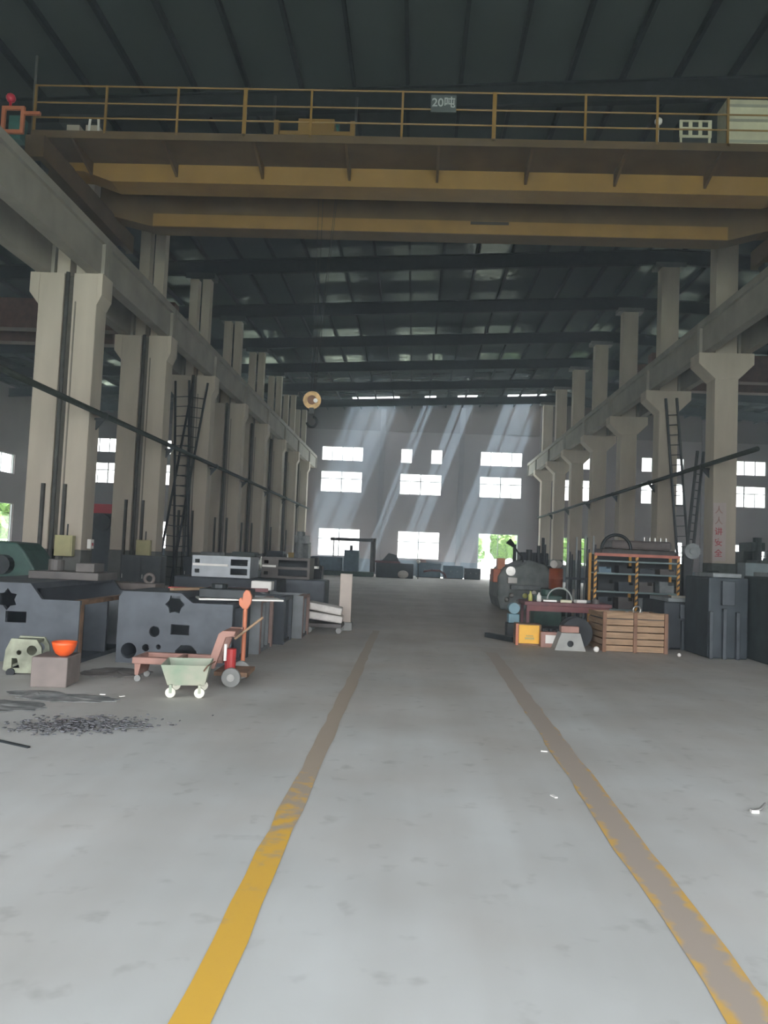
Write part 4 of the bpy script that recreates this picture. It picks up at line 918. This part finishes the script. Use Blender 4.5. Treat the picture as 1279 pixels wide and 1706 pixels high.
# dark ribbed beds at the right edge
RIB = mat('slate_rib_paint', (.055, .065, .075), .6, .1, var=.2)
def big_bed(label, loc, w_, ln, h_, mt, n, rz=0):
    t = thing('bed_casting', label, 'machine casting', loc, rz)
    MB().box(0, w_, .08, ln, 0, h_).build('body', mt, t, .03)
    for i in range(n):
        a = w_*i/n; MB().box(a, a+w_/n*.28, .0, .08, 0, h_*(.62 if i % 2 else .58)).build('rib', RIB, t, .01)
    MB().box(w_*.3, w_*.62, .0, .08, h_*.66, h_*.96).build('cover_plate', RIB, t, .01)
    MB().box(.1, w_-.1, .15, ln-.2, h_, h_+.08).build('way', machgrey, t, .01)
    MB().cyl((w_*.7, .1, h_*.45), (w_*.7, .2, h_*.45), .12).build('boss', black, t)
    return t
big_bed('dark machine casting on the floor just right of the slatted crate', (5.1, 15.9, 0), 1.0, 1.6, .95, castdark, 3)
big_bed('tall dark blue ribbed casting left of the right edge, below the signed column', (5.5, 14.6, 0), .74, 1.25, 1.5, mat('blue_grey_casting', (.032, .042, .05), .6, .1, var=.25, scale=3), 3, .03)
big_bed('tall dark green-grey ribbed casting at the right edge', (6.3, 13.2, 0), 2.2, 1.9, 1.55, mat('green_grey_casting', (.034, .045, .046), .6, .1, var=.25, scale=3), 4)
o = MB().box(-.15, .15, -.08, .08, 0, .05).build('steel_shim', mat('pale_shim', (.3, .3, .26), .5), loc=(5.45, 16.1, 1.03)); o.rotation_euler.z = .5; tag(o, 'pale steel shim lying on the low dark casting right of the crate', 'machine part')
small('plastic_disc', 'tiny white disc on the floor at the right corner of the crate', 'disc', MB().ball((0, 0, .03), .035, 10), labelw, (5.0, 14.75, 0), smooth=True)
cabinet('pale blue-grey cabinet between the signed column and the right edge', (8.6, 20.5, 0), .7, .5, 1.85, mat('blue_grey_cabinet', (.15, .19, .2), .5, var=.1), 1)
lathe_machine('green-grey lathe at the right edge beyond the tall castings', (9.4, 21.5, 0), 3.0, 1.3, darkgreen)
mill('dark milling machine in the right bay, behind the signed column', (14.5, 34, 0), 1.3, darkgreen)
mill('dark milling machine in the right bay, near the right edge', (17, 37, 0), 1.2, castdark)
# sign on the column
t = thing('safety_sign', 'vertical pinkish white sign with red characters on the nearest right column', 'sign', (10.19, 26.37, 1.93))
MB().box(-.21, .21, 0, .03, 0, 1.95).build('board', signpink, t)
for i, ch in enumerate('人人讲安全'):
    text('sign_character', ch, .27, signred if i > 1 else mat('faded_red', (.42, .25, .22), .6), t, (-.03, -.006, 1.70-i*.365))

# ================================================================== OUTSIDE
st(MB().box(-160, 160, YE+.3, 200, -.3, -.05).build('floor_outside', mat('ground_outside', (.25, .26, .20), .9, var=.1)))
st(MB().box(-160, XL-.3, -60, YE+.3, -.3, -.05).build('floor_yard', MATS['ground_outside']))
st(MB().box(XL-.3, 100, -60, BACK-.3, -.3, -.05).build('floor_forecourt', MATS['ground_outside']))
def fence(label, a, b):
    a, b = Vector(a), Vector(b); t = thing('white_fence', label, 'fence', a); d = b-a; L = d.length; t.rotation_euler.z = math.atan2(d.y, d.x)
    MB().box(0, L, -.05, .05, 0, .9).build('wall', fencew, t)
    MB().box(0, L, -.03, .03, 1.6, 1.7).box(0, L, -.03, .03, 1.15, 1.2).build('rail', fencew, t)
    m_ = MB(); x = 0
    while x < L: m_.box(x, x+.04, -.02, .02, .9, 1.7); x += .3
    m_.build('pickets', fencew, t)
fence('white fence beyond the end wall, seen through the door', (-20, 84, 0), (40, 84, 0))
fence('white fence beyond the left wall, seen at the left edge', (-62, 73, 0), (-34, 73, 0))
def tree(label, x, y, h, r, seed, group='trees outside the hall'):
    rng = random.Random(seed); t = thing('tree', label, 'tree', (x, y, -.05), 0, group)
    MB().cyl((0, 0, 0), (0, 0, h*.5), .16, 10, .1).build('trunk', bark, t)
    bm = bmesh.new()
    for i in range(15):
        a = rng.uniform(0, 2*PI); q = rng.uniform(0, .7)*r; c = (q*math.cos(a), q*math.sin(a), h*rng.uniform(.3, .85)); s = r*rng.uniform(.35, .55)
        bmesh.ops.create_icosphere(bm, subdivisions=3, radius=s, matrix=Matrix.Translation(c))
    for v in bm.verts: v.co += Vector((rng.uniform(-1, 1), rng.uniform(-1, 1), rng.uniform(-1, 1)))*.13*r/2.2
    me = bpy.data.meshes.new('crown'); bm.to_mesh(me); bm.free(); me.materials.append(leaf)
    o = bpy.data.objects.new('crown', me); COL.objects.link(o); o.parent = t
for i, (x, y, h, r, lb) in enumerate([(5.3, 92, 6.4, 2.9, 'leafy tree filling the left half of the end door view'), (12.2, 93.5, 6.6, 2.9, 'leafy tree filling the right half of the end door view'), 
                                      (20, 94, 6, 2.9, 'leafy tree beyond the right bay windows'), (-51, 86, 7, 3.6, 'leafy tree seen at the left edge, farther one'), (-44, 80, 7, 3.6, 'leafy tree seen at the left edge, nearer one')]):
    tree(lb, x, y, h, r, i+1)
